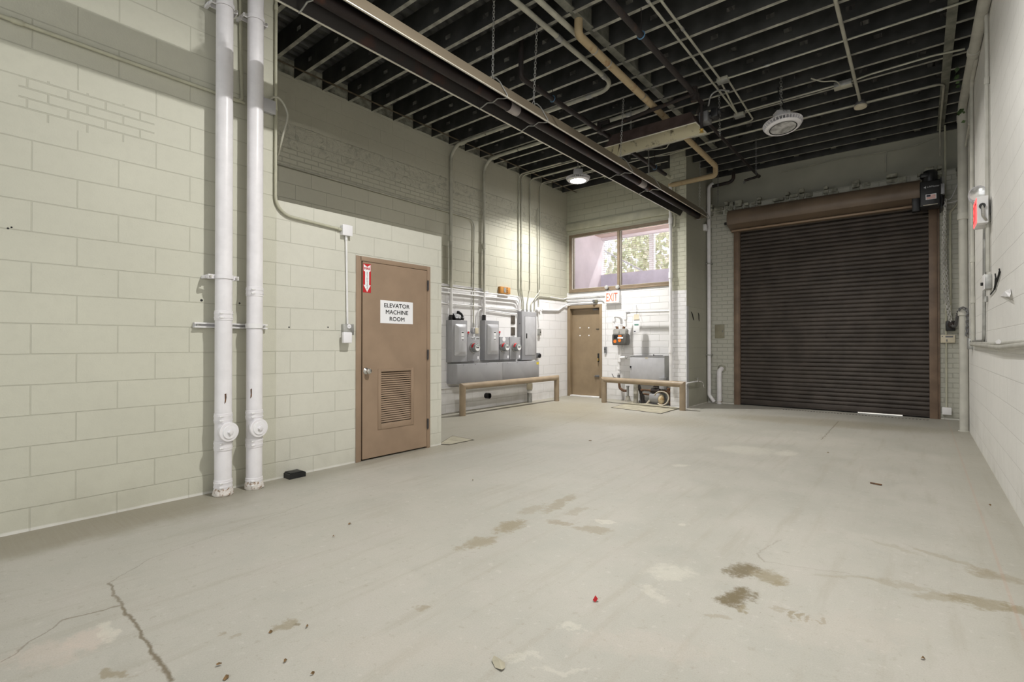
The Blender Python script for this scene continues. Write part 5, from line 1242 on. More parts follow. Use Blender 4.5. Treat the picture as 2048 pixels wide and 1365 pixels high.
conduit('painted conduit bending off the downpipe corner and down to the chain lock', [onY(1917, 403, YC), onY(1911, 412, YC), (x2, YC, onY(1902, 425, YC).z), (x2, YC, lk.z + .1)], .014, 'pipe_green', .08)
t = thing('junction_box', 'white junction box low on the wall at the right foot of the roller door', 'box', (x, YB, bz))
obj('box_body', MB().box((x - .055, 10.64, bz - .055), (x + .055, YB, bz + .055), .006), M['white'], t)
obj('cover', MB().box((x - .058, 10.634, bz - .058), (x + .058, 10.64, bz + .058), .002), M['white'], t)
for pts, lab in (([(1884, 402), (1900, 398), (1908, 385), (1916, 366)], 'upper loose white cable looping beside the door motor'), ([(1882, 405), (1895, 406), (1908, 404), (1918, 400)], 'lower loose white cable beside the door motor')):
    tag(obj('loose_cable', MB().tube(spline([onY(*p_, 10.62) for p_ in pts], 6), .006, 6), M['white']), lab, 'cable')
pts = [(1560, 345), (1610, 334), (1680, 318), (1740, 309), (1790, 300), (1830, 291), (1862, 279), (1872, 275)]
tag(obj('loose_cable', MB().tube(spline([onY(a_, b_, 11.0) for a_, b_ in pts], 6), .008, 6), M['galv_paint']), 'grey cable sagging along the top of the door wall under the joists', 'cable')
q = onY(1772, 303, 11.0); tag(obj('loose_cable', MB().tube(spline([onY(1773, 302, 11.0), onY(1771, 320, 11.02), onY(1771, 345, 11.02)], 6), .010, 6), M['galv_paint']), 'short cable hanging straight down the plaster above the roller door', 'cable')

# ================================================================== RIGHT WALL
xr = .485
ze = onX(1922, 228, xr).z; ye = onX(1922, 228, xr).y
yfl = onX(1927, 600, xr).y
t = thing('downpipe', 'long pale pipe running under the ceiling beside the right wall and dropping to the floor', 'pipe', (xr, yfl, 0))
zf = onX(1969, 0, xr)
d_ = (V((xr, yfl, ze)) - zf).normalized()
P = fillet([zf - d_ * (zf.y - YN) , V((xr, yfl, ze)), V((xr, yfl, 0))], .12, 7)
obj('pipe', MB().tube(P, .050, 20), M['pipe_grey'], t)
zs_ = onX(1925, 440, xr).z; z3 = onX(1927, 625, xr).z
obj('upper_sleeve', MB().cyl((xr, yfl, zs_), (xr, yfl, ze - .2), .056, 20), M['pipe_grey'], t)
for z in (ze - .16, zs_ + .03, z3): obj('coupling', MB().lathe([(.05, -.05), (.062, -.045), (.062, .045), (.05, .05)], (xr, yfl, z), seg=20), M['pipe_grey'], t)
for f in (.25, .55): 
    p = P[0].lerp(V((xr, yfl, ze)), .3 + f); obj('coupling', MB().cyl(p - d_ * .05, p + d_ * .05, .060, 18), M['pipe_grey'], t)
obj('base_flange', MB().lathe([(.064, 0), (.064, .012), (.052, .016)], (xr, yfl, 0), seg=20), M['pipe_grey'], t)
p = P[0]; 
def ivy(label, px, py, n, sd):
    rr = random.Random(sd); c = onX(px, py, xr - .06); mb = MB()
    for i in range(n):
        q = c + V((rr.uniform(-.05, .03), rr.uniform(-.12, .12), rr.uniform(-.12, .10))); a = V((rr.uniform(-1, 1), rr.uniform(-1, 1), rr.uniform(-1, .3))).normalized(); b = a.cross(V((rr.uniform(-.4, .4), 1, .5))).normalized(); s = rr.uniform(.024, .042)
        mb.quad([q - a * s, q - a * s * .2 + b * s * .7, q + a * s, q - a * s * .2 - b * s * .7])
    tag(obj('ivy_sprig', mb, M['leaf'], smooth=False), label, 'ivy')
ivy('ivy leaves creeping round the sloping pipe under the ceiling', 1922, 155, 8, 1)
ivy('few ivy leaves at the elbow of the sloping pipe', 1922, 222, 5, 2)
XW = XR - .022
def R(px, py, X=XW): return onX(px, py, X)
ya = R(1945, 500).y; zb = R(1944, 684).z
conduit('painted conduit on the right wall nearest the downpipe, ending at the level conduit', [(XW, ya - .7, R(1945, 165).z + .05), (XW, ya - .0, R(1945, 165).z + .05), (XW, ya, zb)], .020, 'pipe_grey', .12, [((XW, ya, R(1945, 600).z), (0, 0, 1)), ((XW, ya, R(1944, 520).z), (0, 0, 1))])
conduit('thin slanted pipe behind the downpipe elbow', [R(1939, 248), R(1930, 300), R(1929, 330)], .014, 'pipe_grey', .03)
yb2 = R(1975, 400).y; qb = R(1976, 565)
conduit('painted conduit on the right wall above the small switch box', [(XW, yb2, 5.0), (XW, yb2, R(1976, 520).z), (XW, qb.y, qb.z + .1)], .016, 'pipe_grey', .12, [((XW, yb2, R(1974, 440).z), (0, 0, 1)), ((XW, yb2, R(1974, 160).z), (0, 0, 1))])
qs = R(1970, 480); ql = R(1968, 682)
conduit('bare metal conduit from the right wall exit sign down to the level conduit', [(XW, qs.y + .02, R(1966, 452).z), (XW, ql.y, ql.z), (XW, R(1942, 683).y, ql.z)], .014, 'galv', .08, [((XW, qs.y + .01, R(1969, 600).z), (0, 0, 1))])
t = thing('wall_switch', 'small grey switch box on the right wall under a painted conduit', 'switch', (XR, qb.y, qb.z))
obj('box_body', MB().box((XR - .05, qb.y - .09, qb.z - .07), (XR, qb.y + .09, qb.z + .07), .005), M['galv'], t)
obj('cover', MB().box((XR - .056, qb.y - .093, qb.z - .073), (XR - .05, qb.y + .093, qb.z + .073), .002), M['white'], t)
obj('toggle', MB().box((XR - .075, qb.y - .01, qb.z - .03), (XR - .056, qb.y + .01, qb.z + .0), .003), M['ink'], t)
q = R(1941, 688)
t = thing('junction_box', 'small metal box where the conduits meet low on the right wall', 'box', (XR, q.y, q.z))
obj('box_body', MB().box((XR - .045, q.y - .06, q.z - .07), (XR, q.y + .06, q.z + .07), .005), M['galv'], t)
obj('cover', MB().box((XR - .052, q.y - .062, q.z - .072), (XR - .045, q.y + .062, q.z + .072), .002), M['galv'], t)
conduit('level painted conduit running forward along the right wall', [R(1944, 689), R(1975, 692), R(2002, 696), R(2025, 693), R(2060, 689.5), (XW, 1.0, R(2060, 689.5).z)], .024, 'pipe_grey', .3)
conduit('second level painted conduit just above the first on the right wall', [R(1944, 686), R(1985, 689), R(2060, 683), (XW, 1.0, R(2060, 683).z)], .018, 'pipe_grey', .3)
# exit sign standing off the right wall
ez0, ez1 = onX(1954, 461, .46).z, onX(1957, 402, .46).z
sy0, sy1 = 6.50, 6.86
t = thing('exit_sign', 'exit sign glowing red on the right wall with two round lamp heads on top', 'exit sign', (XR, sy0, ez0))
obj('housing', MB().box((.435, sy0, ez0), (.515, sy1, ez1), .006), M['white'], t)
obj('mount_plate', MB().lathe([(.07, 0), (.07, .02)], (.515, (sy0 + sy1) / 2, (ez0 + ez1) / 2), (1, 0, 0), 18), M['white'], t)
obj('face', MB().box((.430, sy0 + .012, ez0 + .012), (.435, sy1 - .012, ez1 - .012)), M['exit_glow'], t, smooth=False)
text('lettering', 'EXIT', M['red'], t, (.430, (sy0 + sy1) / 2, (ez0 + ez1) / 2), (0, -1, 0), (-1, 0, 0), w=.27, h=.17, bold=.015)
for px, py, dd in ((1955.5, 387, (-.35, -.9, -.1)), (1946.5, 399, (-.8, .5, -.3))):
    q = onX(px, py, .46); lamp_head(q, dd, t, .075)
    obj('lamp_bracket', MB().cyl(q, (.475, min(max(q.y, sy0 + .05), sy1 - .05), ez1 - .01), .012, 8), M['white'], t)
obj('cable_gland', MB().cyl((.47, sy0, ez1 - .10), (.47, sy0 - .04, ez1 - .10), .024, 10), M['black'], t)
obj('cable_whip', MB().tube(fillet([(.47, sy0 - .03, ez1 - .10), (.47, sy0 - .05, ez1 - .2), (.50, sy0 - .0, ez0 + .02), (XW, qs.y + .02, R(1966, 452).z - .05)], .04, 5), .011, 8), M['steel'], t)
for a, lab in ((((1990.4, 548), (1991.5, 561), (1989, 578), (1981, 589)), 'shorter black rubber strip hanging on the right wall'), (((1998.5, 538), (1998.8, 546), (1993.5, 564), (1989.5, 579)), 'longer black rubber strip curling on the right wall')):
    tag(obj('rubber_strip', MB().tube(spline([R(*p_, XR - .010) for p_ in a], 5), [.005] * 4 + [.0075] * 7 + [.005] * 5, 8), M['rubber']), lab, 'strip')
a = [R(2001, 593, XR - .002), R(2019, 594, XR - .03), R(2022, 588, XR - .01), R(2021, 578, XR - .002), R(2010, 583, XR - .012)]
tag(obj('tape_scrap', MB().prism(a, (-.002, 0, 0)), M['white'], smooth=False), 'peeling triangular scrap of white tape on the right wall', 'tape')
a = [R(1991, 683, XR - .03), R(1998, 679, XR - .03), R(2003, 684, XR - .035), R(2001, 688, XR - .04), R(1993, 688, XR - .04)]
tag(obj('tape_scrap', MB().prism(a, (-.002, 0, 0)), M['white'], smooth=False), 'small scrap of white tape on top of the level conduit', 'tape')

# ================================================================== CEILING SERVICES
# long radiant tube heater
HXc, HZ = -3.375, 3.70; hy0, hy1 = .4, 9.94
t = thing('tube_heater', 'long bronze radiant tube heater hanging on chains along the room', 'heater', (HXc, 5, HZ))
sec = [(-.19, 0), (-.085, .165), (.10, .165), (.19, 0)]
outer = [V((HXc + a, hy0, HZ + b)) for a, b in sec]; inn = [V((HXc + a * .985, hy0, HZ + b - .004)) for a, b in sec]
mb = MB()
def strip(mb, pts, dy):
    a = [mb.bm.verts.new(p) for p in pts]; b = [mb.bm.verts.new(p + V((0, dy, 0))) for p in pts]
    for i in range(len(a) - 1): mb.bm.faces.new((a[i], a[i + 1], b[i + 1], b[i]))
for y0, y1, e in ((hy0, 4.75, 0), (4.72, 9.05, .004), (9.02, hy1, 0)):
    pts = [V((HXc + a * (1 + e * 8), y0, HZ + b + e)) for a, b in sec]; strip(mb, pts, y1 - y0)
obj('reflector', mb, M['heater'], t, smooth=False)
mb = MB(); strip(mb, [V((HXc + a * .985, hy0, HZ + b - .005)) for a, b in sec], hy1 - hy0); obj('reflector_inside', mb, M['heater_in'], t, smooth=False)
for s in (-1, 1):
    obj('reflector_lip', MB().box((HXc + s * .19 - .009, hy0, HZ - .006), (HXc + s * .19 + .009, hy1, HZ + .002), .002), M['lip'], t)
obj('end_plate', MB().prism([V((HXc + a, hy1, HZ + b)) for a, b in sec], (0, .006, 0)), M['heater'], t, smooth=False)
TX, TZ = HXc + .0, HZ + .060
tb = obj('burner_tube', MB().cyl((TX, hy0 + .1, TZ), (TX, hy1 + .06, TZ), .054, 20), M['tube'], t)
for ax_, ay_ in (((1016, 208), (1034, 222)), ((1277, 358), (1288, 369))):
    ya_, yb_ = onX(*ax_, TX).y, onX(*ay_, TX).y
    obj('tube_collar', MB().cyl((TX, ya_, TZ), (TX, yb_, TZ), .0575, 20), M['collar'], tb)
q = V((TX, hy1 + .05, TZ)); obj('tube_end', MB().lathe([(.062, 0), (.062, .02), (.04, .05), (.005, .055)], q, (0, 1, 0), 18), M['grey_light'], tb)
tag_pts = ((988, 152), (1070, 207), (1243, 318), (1300, 354), (1401, 415))
chains = []
yh = onX(598, 14, HXc - .19).y
for i, (px, py) in enumerate(tag_pts + ((0, 0),)):
    c = onX(px, py, HXc + .02) if px else V((HXc, yh, 0)); c.z = HZ + .22; y = c.y
    wire = [V((HXc - .10, y, HZ + .18)), V((HXc - .06, y, HZ + .25)), V((HXc - .03, y, HZ + .25)), V((HXc - .01, y, HZ + .20)), V((HXc + .015, y, HZ + .25)), V((HXc + .05, y, HZ + .235)), V((HXc + .10, y, HZ + .18)), V((HXc + .195, y, HZ + .02)), V((HXc + .195, y, HZ - .012)), V((HXc + .15, y, HZ - .005)), V((HXc + .07, y, HZ + .02)), V((HXc + .0, y, HZ - .0)), V((HXc - .07, y, HZ + .02)), V((HXc - .15, y, HZ - .005)), V((HXc - .195, y, HZ - .012)), V((HXc - .195, y, HZ + .015))]
    obj('hanger_wire', MB().tube(fillet(wire, .02, 3), .0065, 6), M['galv'], t)
    obj('hanger_plate', MB().box((HXc - .03, y - .035, HZ + .168), (HXc + .03, y + .035, HZ + .215), .004), M['galv'], t)
    chains.append((c, y))
labs = ('chain holding the long heater nearest the camera', 'chain holding the long heater near the dark sprinkler pipe', 'chain holding the long heater beside the small ceiling heater', 'chain holding the long heater in front of the exit window lintel', 'chain holding the far end of the long heater by the pier', 'chain holding the long heater at the top edge of the picture')
tops = (None, (1074, 48), (1247, 195), (1297, 297), (1400, 322), None)
for (c, y), lab, tp in zip(chains, labs, tops):
    b = V((c.x, y, ZJ)) if tp is None else onZ(*tp, ZJ)
    tag(obj('hanging_chain', chain_mesh([V((HXc, y, HZ + .245)), b], .040, .0032), M['galv']), lab, 'chain')
c = onZ(1512, 278, ZJ); tag(obj('hanging_chain', chain_mesh([c, c - V((0, 0, .62))], .040, .0032), M['grey_dark']), 'loose dark chain dangling from the joists in front of the roller door hood', 'chain')
c = onZ(1432, 352, ZJ - .02); tag(obj('hanging_chain', chain_mesh([V((-3.1, 10.3, ZJ)), V((-3.1, 10.3, 4.05))], .040, .0032), M['grey_dark']), 'loose dark chain dangling beside the downspout by the pier', 'chain')

# short radiant heater set across the room
Z2 = 4.20
hx0, hx1 = onZ(1234, 313, Z2).x, onZ(1415, 268, Z2).x; ya2, yb2_ = onZ(1205, 297, Z2).y, onZ(1234, 313, Z2).y
t = thing('unit_heater', 'short trough-shaped gas heater with cream inside hung below the joists', 'heater', ((hx0 + hx1) / 2, (ya2 + yb2_) / 2, Z2))
i_ = .10; ht = .20
A_ = [V((hx0, ya2, Z2)), V((hx1, ya2, Z2)), V((hx1, yb2_, Z2)), V((hx0, yb2_, Z2))]; B_ = [V((hx0 + i_, ya2 + i_, Z2 + ht)), V((hx1 - i_, ya2 + i_, Z2 + ht)), V((hx1 - i_, yb2_ - i_, Z2 + ht)), V((hx0 + i_, yb2_ - i_, Z2 + ht))]
def shell(off, drop_):
    mb = MB(); a = [mb.bm.verts.new(p + V((0, 0, 0))) for p in A_]; b = [mb.bm.verts.new(p + V((0, 0, drop_))) for p in B_]
    for i in range(4): mb.bm.faces.new((a[i], a[(i + 1) % 4], b[(i + 1) % 4], b[i]))
    mb.bm.faces.new(b); return mb
obj('housing', shell(0, .008), M['rust_pipe'] if False else simple('brown_heater_housing', (.105, .075, .066), .5, .2, var=.15), t, smooth=False)
INW = rusty('grimy_cream_panel', (.60, .56, .40), (.12, .10, .07), .63, .5, .1, 7)
obj('inner_reflector', MB().prism([A_[3] + V((.01, -.012, .004)), A_[2] + V((-.01, -.012, .004)), B_[2] + V((-.03, -.01, -.03)), B_[3] + V((.03, -.01, -.03))], (0, .004, .0)), INW, t, smooth=False)
obj('end_reflector', MB().prism([A_[0] + V((.012, .01, .004)), A_[3] + V((.012, -.01, .004)), B_[3] + V((.01, -.03, -.03)), B_[0] + V((.01, .03, -.03))], (-.004, 0, 0)), INW, t, smooth=False)
obj('end_reflector', MB().prism([A_[1] + V((-.012, .01, .004)), A_[2] + V((-.012, -.01, .004)), B_[2] + V((-.01, -.03, -.03)), B_[1] + V((-.01, .03, -.03))], (.004, 0, 0)), INW, t, smooth=False)
rim = MB()
for p, q in zip(A_, A_[1:] + A_[:1]): rim.tube([p, q], .008, 6)
obj('rim', rim, M['lip'], t)
obj('burner_screen', MB().box((hx0 + .2, ya2 + .13, Z2 + .12), (hx1 - .2, yb2_ - .13, Z2 + .15), .01), M['dark_pipe'], t)
bx = onY(1400, 226, ya2 + .2)
obj('gas_valve_box', MB().box((hx1 - .02, ya2 + .17, Z2 + .06), (hx1 + .10, ya2 + .35, Z2 + .20), .01), M['grey_dark'], t)
obj('gas_valve', MB().cyl((hx1 + .10, ya2 + .26, Z2 + .14), (hx1 + .24, ya2 + .26, Z2 + .18), .04, 12).box((hx1 + .13, ya2 + .20, Z2 + .10), (hx1 + .22, ya2 + .32, Z2 + .22), .01), M['black'], t)
obj('valve_whip', MB().tube(spline([(hx1 + .1, ya2 + .2, Z2 + .26), (hx1 + .14, ya2 + .2, Z2 + .40), (hx1 + .26, ya2 + .18, Z2 + .42), (hx1 + .38, ya2 + .16, Z2 + .36)], 7), .011, 8), M['galv'], t)
c = onZ(1438, 187, ZJ); tag(obj('hanging_chain', chain_mesh([c, onY(1440, 272, c.y)], .040, .0034), M['galv']), 'chain hanging at the valve end of the short ceiling heater', 'chain')
tag(obj('hanging_chain', chain_mesh([(hx0 + .35, ya2 + .2, ZJ), (hx0 + .35, ya2 + .2, Z2 + ht)], .040, .0032), M['galv']), 'short chain above the left half of the short ceiling heater', 'chain')

# beige covered pipe
Za_, Zb = 4.63, 4.42
pa = onZ(1157, 70, Za_); we = onY(1341, 371, 9.43); pe = onY(1431, 351, 9.43); pf = onY(1430, 332, 9.43)
t = thing('covered_pipe', 'fat beige covered pipe running under the joists and turning to the tall white pipe', 'pipe', (pa.x, 7, Za_))
P = fillet([(pa.x, pa.y, ZJ + .01), (pa.x, pa.y, Za_), (pe.x, 9.43, pf.z), (pe.x, 9.43, pe.z), (we.x, 9.43, we.z), (xv, 9.43, zt - .02)], .05, 4)
obj('pipe', MB().tube(P, .046, 16), M['beige_pipe'], t)
for px, py in ((1196, 106), (1222, 131), (1286, 194)):
    f = (onZ(px, py, Za_ - .06).y - pa.y) / (9.43 - pa.y); p = V((pa.x, pa.y, Za_)).lerp(V((pe.x, 9.43, pf.z)), f); obj('joint_band', MB().cyl(p - V((0, .008, 0)), p + V((0, .008, 0)), .0485, 16), M['galv'], t)
# dark sprinkler lines
Zs = 4.5
x1s, xa_ = onZ(1300, 90, Zs).x, -3.776
ys1 = onZ(1395, 185, Zs).y; yt2 = onZ(1197, 262, Zs).y
t = thing('sprinkler_pipe', 'dark sprinkler pipe running along the ceiling toward the short heater', 'pipe', (x1s, 4, Zs))
obj('pipe', MB().cyl((x1s, YN, Zs), (x1s, ys1 + .05, Zs), .033, 14), M['dark_pipe'], t)
obj('tee', MB().cyl((x1s, ys1 - .07, Zs), (x1s, ys1 + .09, Zs), .046, 12).cyl((x1s, ys1 + .02, Zs - .09), (x1s, ys1 + .02, Zs + .09), .044, 12), M['dark_pipe'], t)
y = onZ(1283, 70, Zs).y
for yy in (y,):
    hg = obj('hanger_ring', MB().tube([V((x1s + math.cos(a) * .04, yy, Zs + math.sin(a) * .04)) for a in [2 * PI * i / 18 for i in range(18)]], .007, 6, closed=True), M['blue'], t)
    obj('hanger_rod', MB().cyl((x1s, yy, Zs + .04), (x1s, yy, ZD), .005, 6), M['dark_pipe'], hg)
t = thing('sprinkler_pipe', 'dark sprinkler branch crossing above the short heater', 'pipe', (-3, yt2, Zs))
obj('pipe', MB().cyl((xa_, yt2 + .0, Zs), (x1s, ys1 + .0, Zs), .026, 12), M['dark_pipe'], t)
obj('drop', MB().cyl((x1s, ys1 + .3, Zs + .02), (x1s, ys1 + .3, Zs - .36), .018, 10), M['dark_pipe'], t)
obj('drop_link', MB().cyl((x1s, ys1 + .05, Zs), (x1s, ys1 + .34, Zs), .028, 12), M['dark_pipe'], t)
obj('sprinkler_head', MB().lathe([(.018, 0), (.03, -.01), (.012, -.03), (.028, -.045), (.028, -.048)], (x1s, ys1 + .3, Zs - .36), seg=12), M['brass'], t)
yst = onZ(1039, 157, Zs).y
t = thing('sprinkler_pipe', 'dark sprinkler pipe beside the long heater ending at the wall over the window', 'pipe', (xa_, 7, Zs))
obj('pipe', MB().tube(fillet([(xa_, yst, ZD), (xa_, yst, Zs), (xa_, 9.30, Zs)], .06, 5), .033, 14), M['dark_pipe'], t)
obj('painted_end', MB().cyl((xa_, 9.30, Zs), (xa_, YE, Zs), .034, 14), M['pipe_green'], t)
for yy in (yt2, onZ(1220, 276, Zs).y): obj('tee', MB().cyl((xa_, yy - .08, Zs), (xa_, yy + .08, Zs), .046, 12), M['dark_pipe'], t)
obj('tee_outlet', MB().cyl((xa_, yt2, Zs - .02), (xa_, yt2, Zs + .12), .04, 12).cyl((xa_ - .02, yt2, Zs + .1), (xa_ + .16, yt2, Zs + .1), .03, 10), M['dark_pipe'], t)
for px, py in ((1102, 199), (1262, 300), (1310, 335)):
    yy = onZ(px, py, Zs).y
    hg = obj('hanger_ring', MB().tube([V((xa_ + math.cos(a) * .04, yy, Zs + math.sin(a) * .04)) for a in [2 * PI * i / 18 for i in range(18)]], .006, 6, closed=True), M['blue'], t)
    obj('hanger_rod', MB().cyl((xa_, yy, Zs + .04), (xa_, yy, ZJ + .02), .005, 6), M['dark_pipe'], hg)
x3 = (onZ(1405, 243, Zs).x + onZ(1528, 358, Zs).x) / 2
t = thing('sprinkler_pipe', 'dark sprinkler pipe running past the high-bay lamp to the roller door hood', 'pipe', (x3, 9, Zs))
obj('pipe', MB().tube(fillet([(x1s, ys1 + .32, Zs), (x3, ys1 + .55, Zs), (x3, 10.55, Zs), (x3 - .26, 10.55, Zs - .03)], .03, 3), .024, 12), M['dark_pipe'], t)
obj('elbow', MB().ball((x3, 10.55, Zs), .036, 10), M['dark_pipe'], t)
obj('sprinkler_head', MB().lathe([(.02, 0), (.03, -.012), (.012, -.03), (.026, -.04), (.026, -.043)], (x3 - .26, 10.55, Zs - .04), seg=12), M['grey_dark'], t)
# thin conduits and boxes
Zc = ZJ - .022
x4, x5 = onZ(1380, 108, Zc).x, onZ(1385, 85, Zc).x
bA, bB = onZ(1446, 161, Zc - .01), onZ(1479, 231, Zc - .01)
conduit('thin ceiling conduit along the room, left one of the close pair', [(x4, YN, Zc), (x4, onZ(1475, 228, Zc).y, Zc)], .0135, 'galv_paint', couplings=[((x4, onZ(1292, 3, Zc).y, Zc), (0, 1, 0)), ((x4, onZ(1392, 125, Zc).y, Zc), (0, 1, 0))])
conduit('thin ceiling conduit along the room, right one of the close pair', [(x5, YN, Zc), (x5, bA.y - .06, Zc)], .0135, 'galv_paint', couplings=[((x5, onZ(1365, 58, Zc).y, Zc), (0, 1, 0))])
for c, lab in ((bA, 'flat grey ceiling box at the end of the close conduit pair'), (bB, 'flat grey ceiling box at the elbow beyond the short heater')):
    t = thing('ceiling_box', lab, 'box', c)
    obj('box_body', MB().box((c.x - .07, c.y - .055, c.z - .02), (c.x + .07, c.y + .055, ZJ - .002), .005), M['galv_paint'], t)
    obj('cover', MB().box((c.x - .073, c.y - .058, c.z - .024), (c.x + .073, c.y + .058, c.z - .02), .002), M['galv'], t)
conduit('thin ceiling conduit between the two flat grey boxes', [(bA.x - .04, bA.y + .05, Zc), (bB.x - .02, bB.y - .05, Zc)], .012, 'galv_paint')
ec = onZ(1507, 240, Zc)
conduit('thin ceiling conduit that hooks round beyond the flat box and returns left', [(bA.x + .05, bA.y + .05, Zc), (ec.x, ec.y, Zc), (-2.9, ec.y + .06, Zc)], .012, 'galv_paint', .08)
conduit('thin ceiling conduit from the far flat box back over the short heater', [(bB.x - .06, bB.y, Zc), (-2.85, bB.y + .02, Zc)], .012, 'galv_paint')
yX = onZ(1600, 110, Zc).y
conduit('thin cross conduit from the flat ceiling box to the right wall', [(bA.x + .06, bA.y, Zc), (bA.x + .3, yX, Zc), (.42, yX, Zc)], .012, 'galv_paint', .2, [((onZ(1532, 127, Zc).x, yX, Zc), (1, 0, 0)), ((onZ(1880, 9, Zc).x, yX, Zc), (1, 0, 0))])
y8 = onZ(1620, 233, Zc).y; xd = onZ(1887, 180, Zc).x
conduit('thin cross conduit carrying the detector and turning down the door wall', [(-2.9, y8, Zc), (xd, y8, Zc), (xd, YB - .02, Zc), (xd, YB - .02, 4.3)], .013, 'galv_paint', .12, [((onZ(1618, 233, Zc).x, y8, Zc), (1, 0, 0)), ((onZ(1420, 283, Zc).x, y8, Zc), (1, 0, 0))])
jb = onZ(1686, 170, Zc - .02); y9 = jb.y
t = thing('ceiling_box', 'grey ceiling box with a loose cord between the high-bay lamp and the detector', 'box', jb)
obj('box_body', MB().box((jb.x - .10, y9 - .06, jb.z - .03), (jb.x + .10, y9 + .06, ZJ - .002), .008), M['galv'], t)
obj('cover', MB().box((jb.x - .104, y9 - .064, jb.z - .034), (jb.x + .104, y9 + .064, jb.z - .03), .002), M['galv_paint'], t)
conduit('thin cross conduit from the short heater to the cord box', [(onZ(1490, 222, Zc).x, onZ(1490, 222, Zc).y, Zc), (jb.x - .25, y9, Zc), (jb.x - .1, y9, Zc)], .012, 'galv_paint', .3)
conduit('thin cross conduit from the cord box to the downpipe at the right wall', [(jb.x + .1, y9, Zc), (jb.x + .3, y9 - .05, Zc), (.15, y9 - .08, Zc), (.44, y9 - .02, Zc)], .012, 'galv_paint', .3)
tag(obj('loose_cable', MB().tube(spline([jb + V((-.02, 0, -.03)), onZ(1672, 163, Zc - .05), onZ(1645, 163, Zc - .04), onZ(1622, 157, Zc)], 7), .008, 8), M['galv_paint']), 'loose grey cord looping out of the ceiling box toward the high-bay lamp', 'cable')
x6 = onZ(1700, 120, ZJ - .03).x
conduit('slim painted pipe running along the ceiling to the round detector', [(x6, YN, ZJ - .03), (x6, y8, ZJ - .03)], .020, 'galv_paint')
for a, b, lab in (((1100, 300), (1290, 262), 'sagging cable under the joists behind the short heater'),):
    tag(obj('loose_cable', MB().tube(spline([onZ(1292, 300, Zc), onZ(1330, 297, Zc - .03), onZ(1345, 285, Zc - .01), onZ(1420, 268, Zc)], 7), .009, 6), M['galv_paint']), 'sagging pale cable under the joists behind the short heater', 'cable')
tag(obj('loose_cable', MB().tube(spline([onZ(1262, 318, Zc), onZ(1335, 310, Zc - .02), onZ(1362, 301, Zc - .01), onZ(1440, 280, Zc)], 7), .009, 6), M['galv_paint']), 'wavy pale cable crossing the joists in front of the pier', 'cable')
dc = onZ(1721, 213, ZJ - .10)
t = thing('smoke_detector', 'round cream smoke detector hanging from the ceiling conduit', 'detector', dc)
obj('base', MB().lathe([(.07, 0), (.075, .02), (.06, .05), (.045, .07)], (dc.x, dc.y, ZJ - .09), seg=22), M['grey_dark'], t)
obj('body', MB().lathe([(.03, -.035), (.075, -.03), (.082, -.01), (.082, .0), (.07, .008)], (dc.x, dc.y, ZJ - .092), seg=24), M['cream'], t)
obj('sensor_cap', MB().lathe([(.02, -.05), (.038, -.046), (.04, -.035)], (dc.x, dc.y, ZJ - .092), seg=18), M['cream'], t)
for px, py in ((1085, 319), (1076, 322)):
    pass
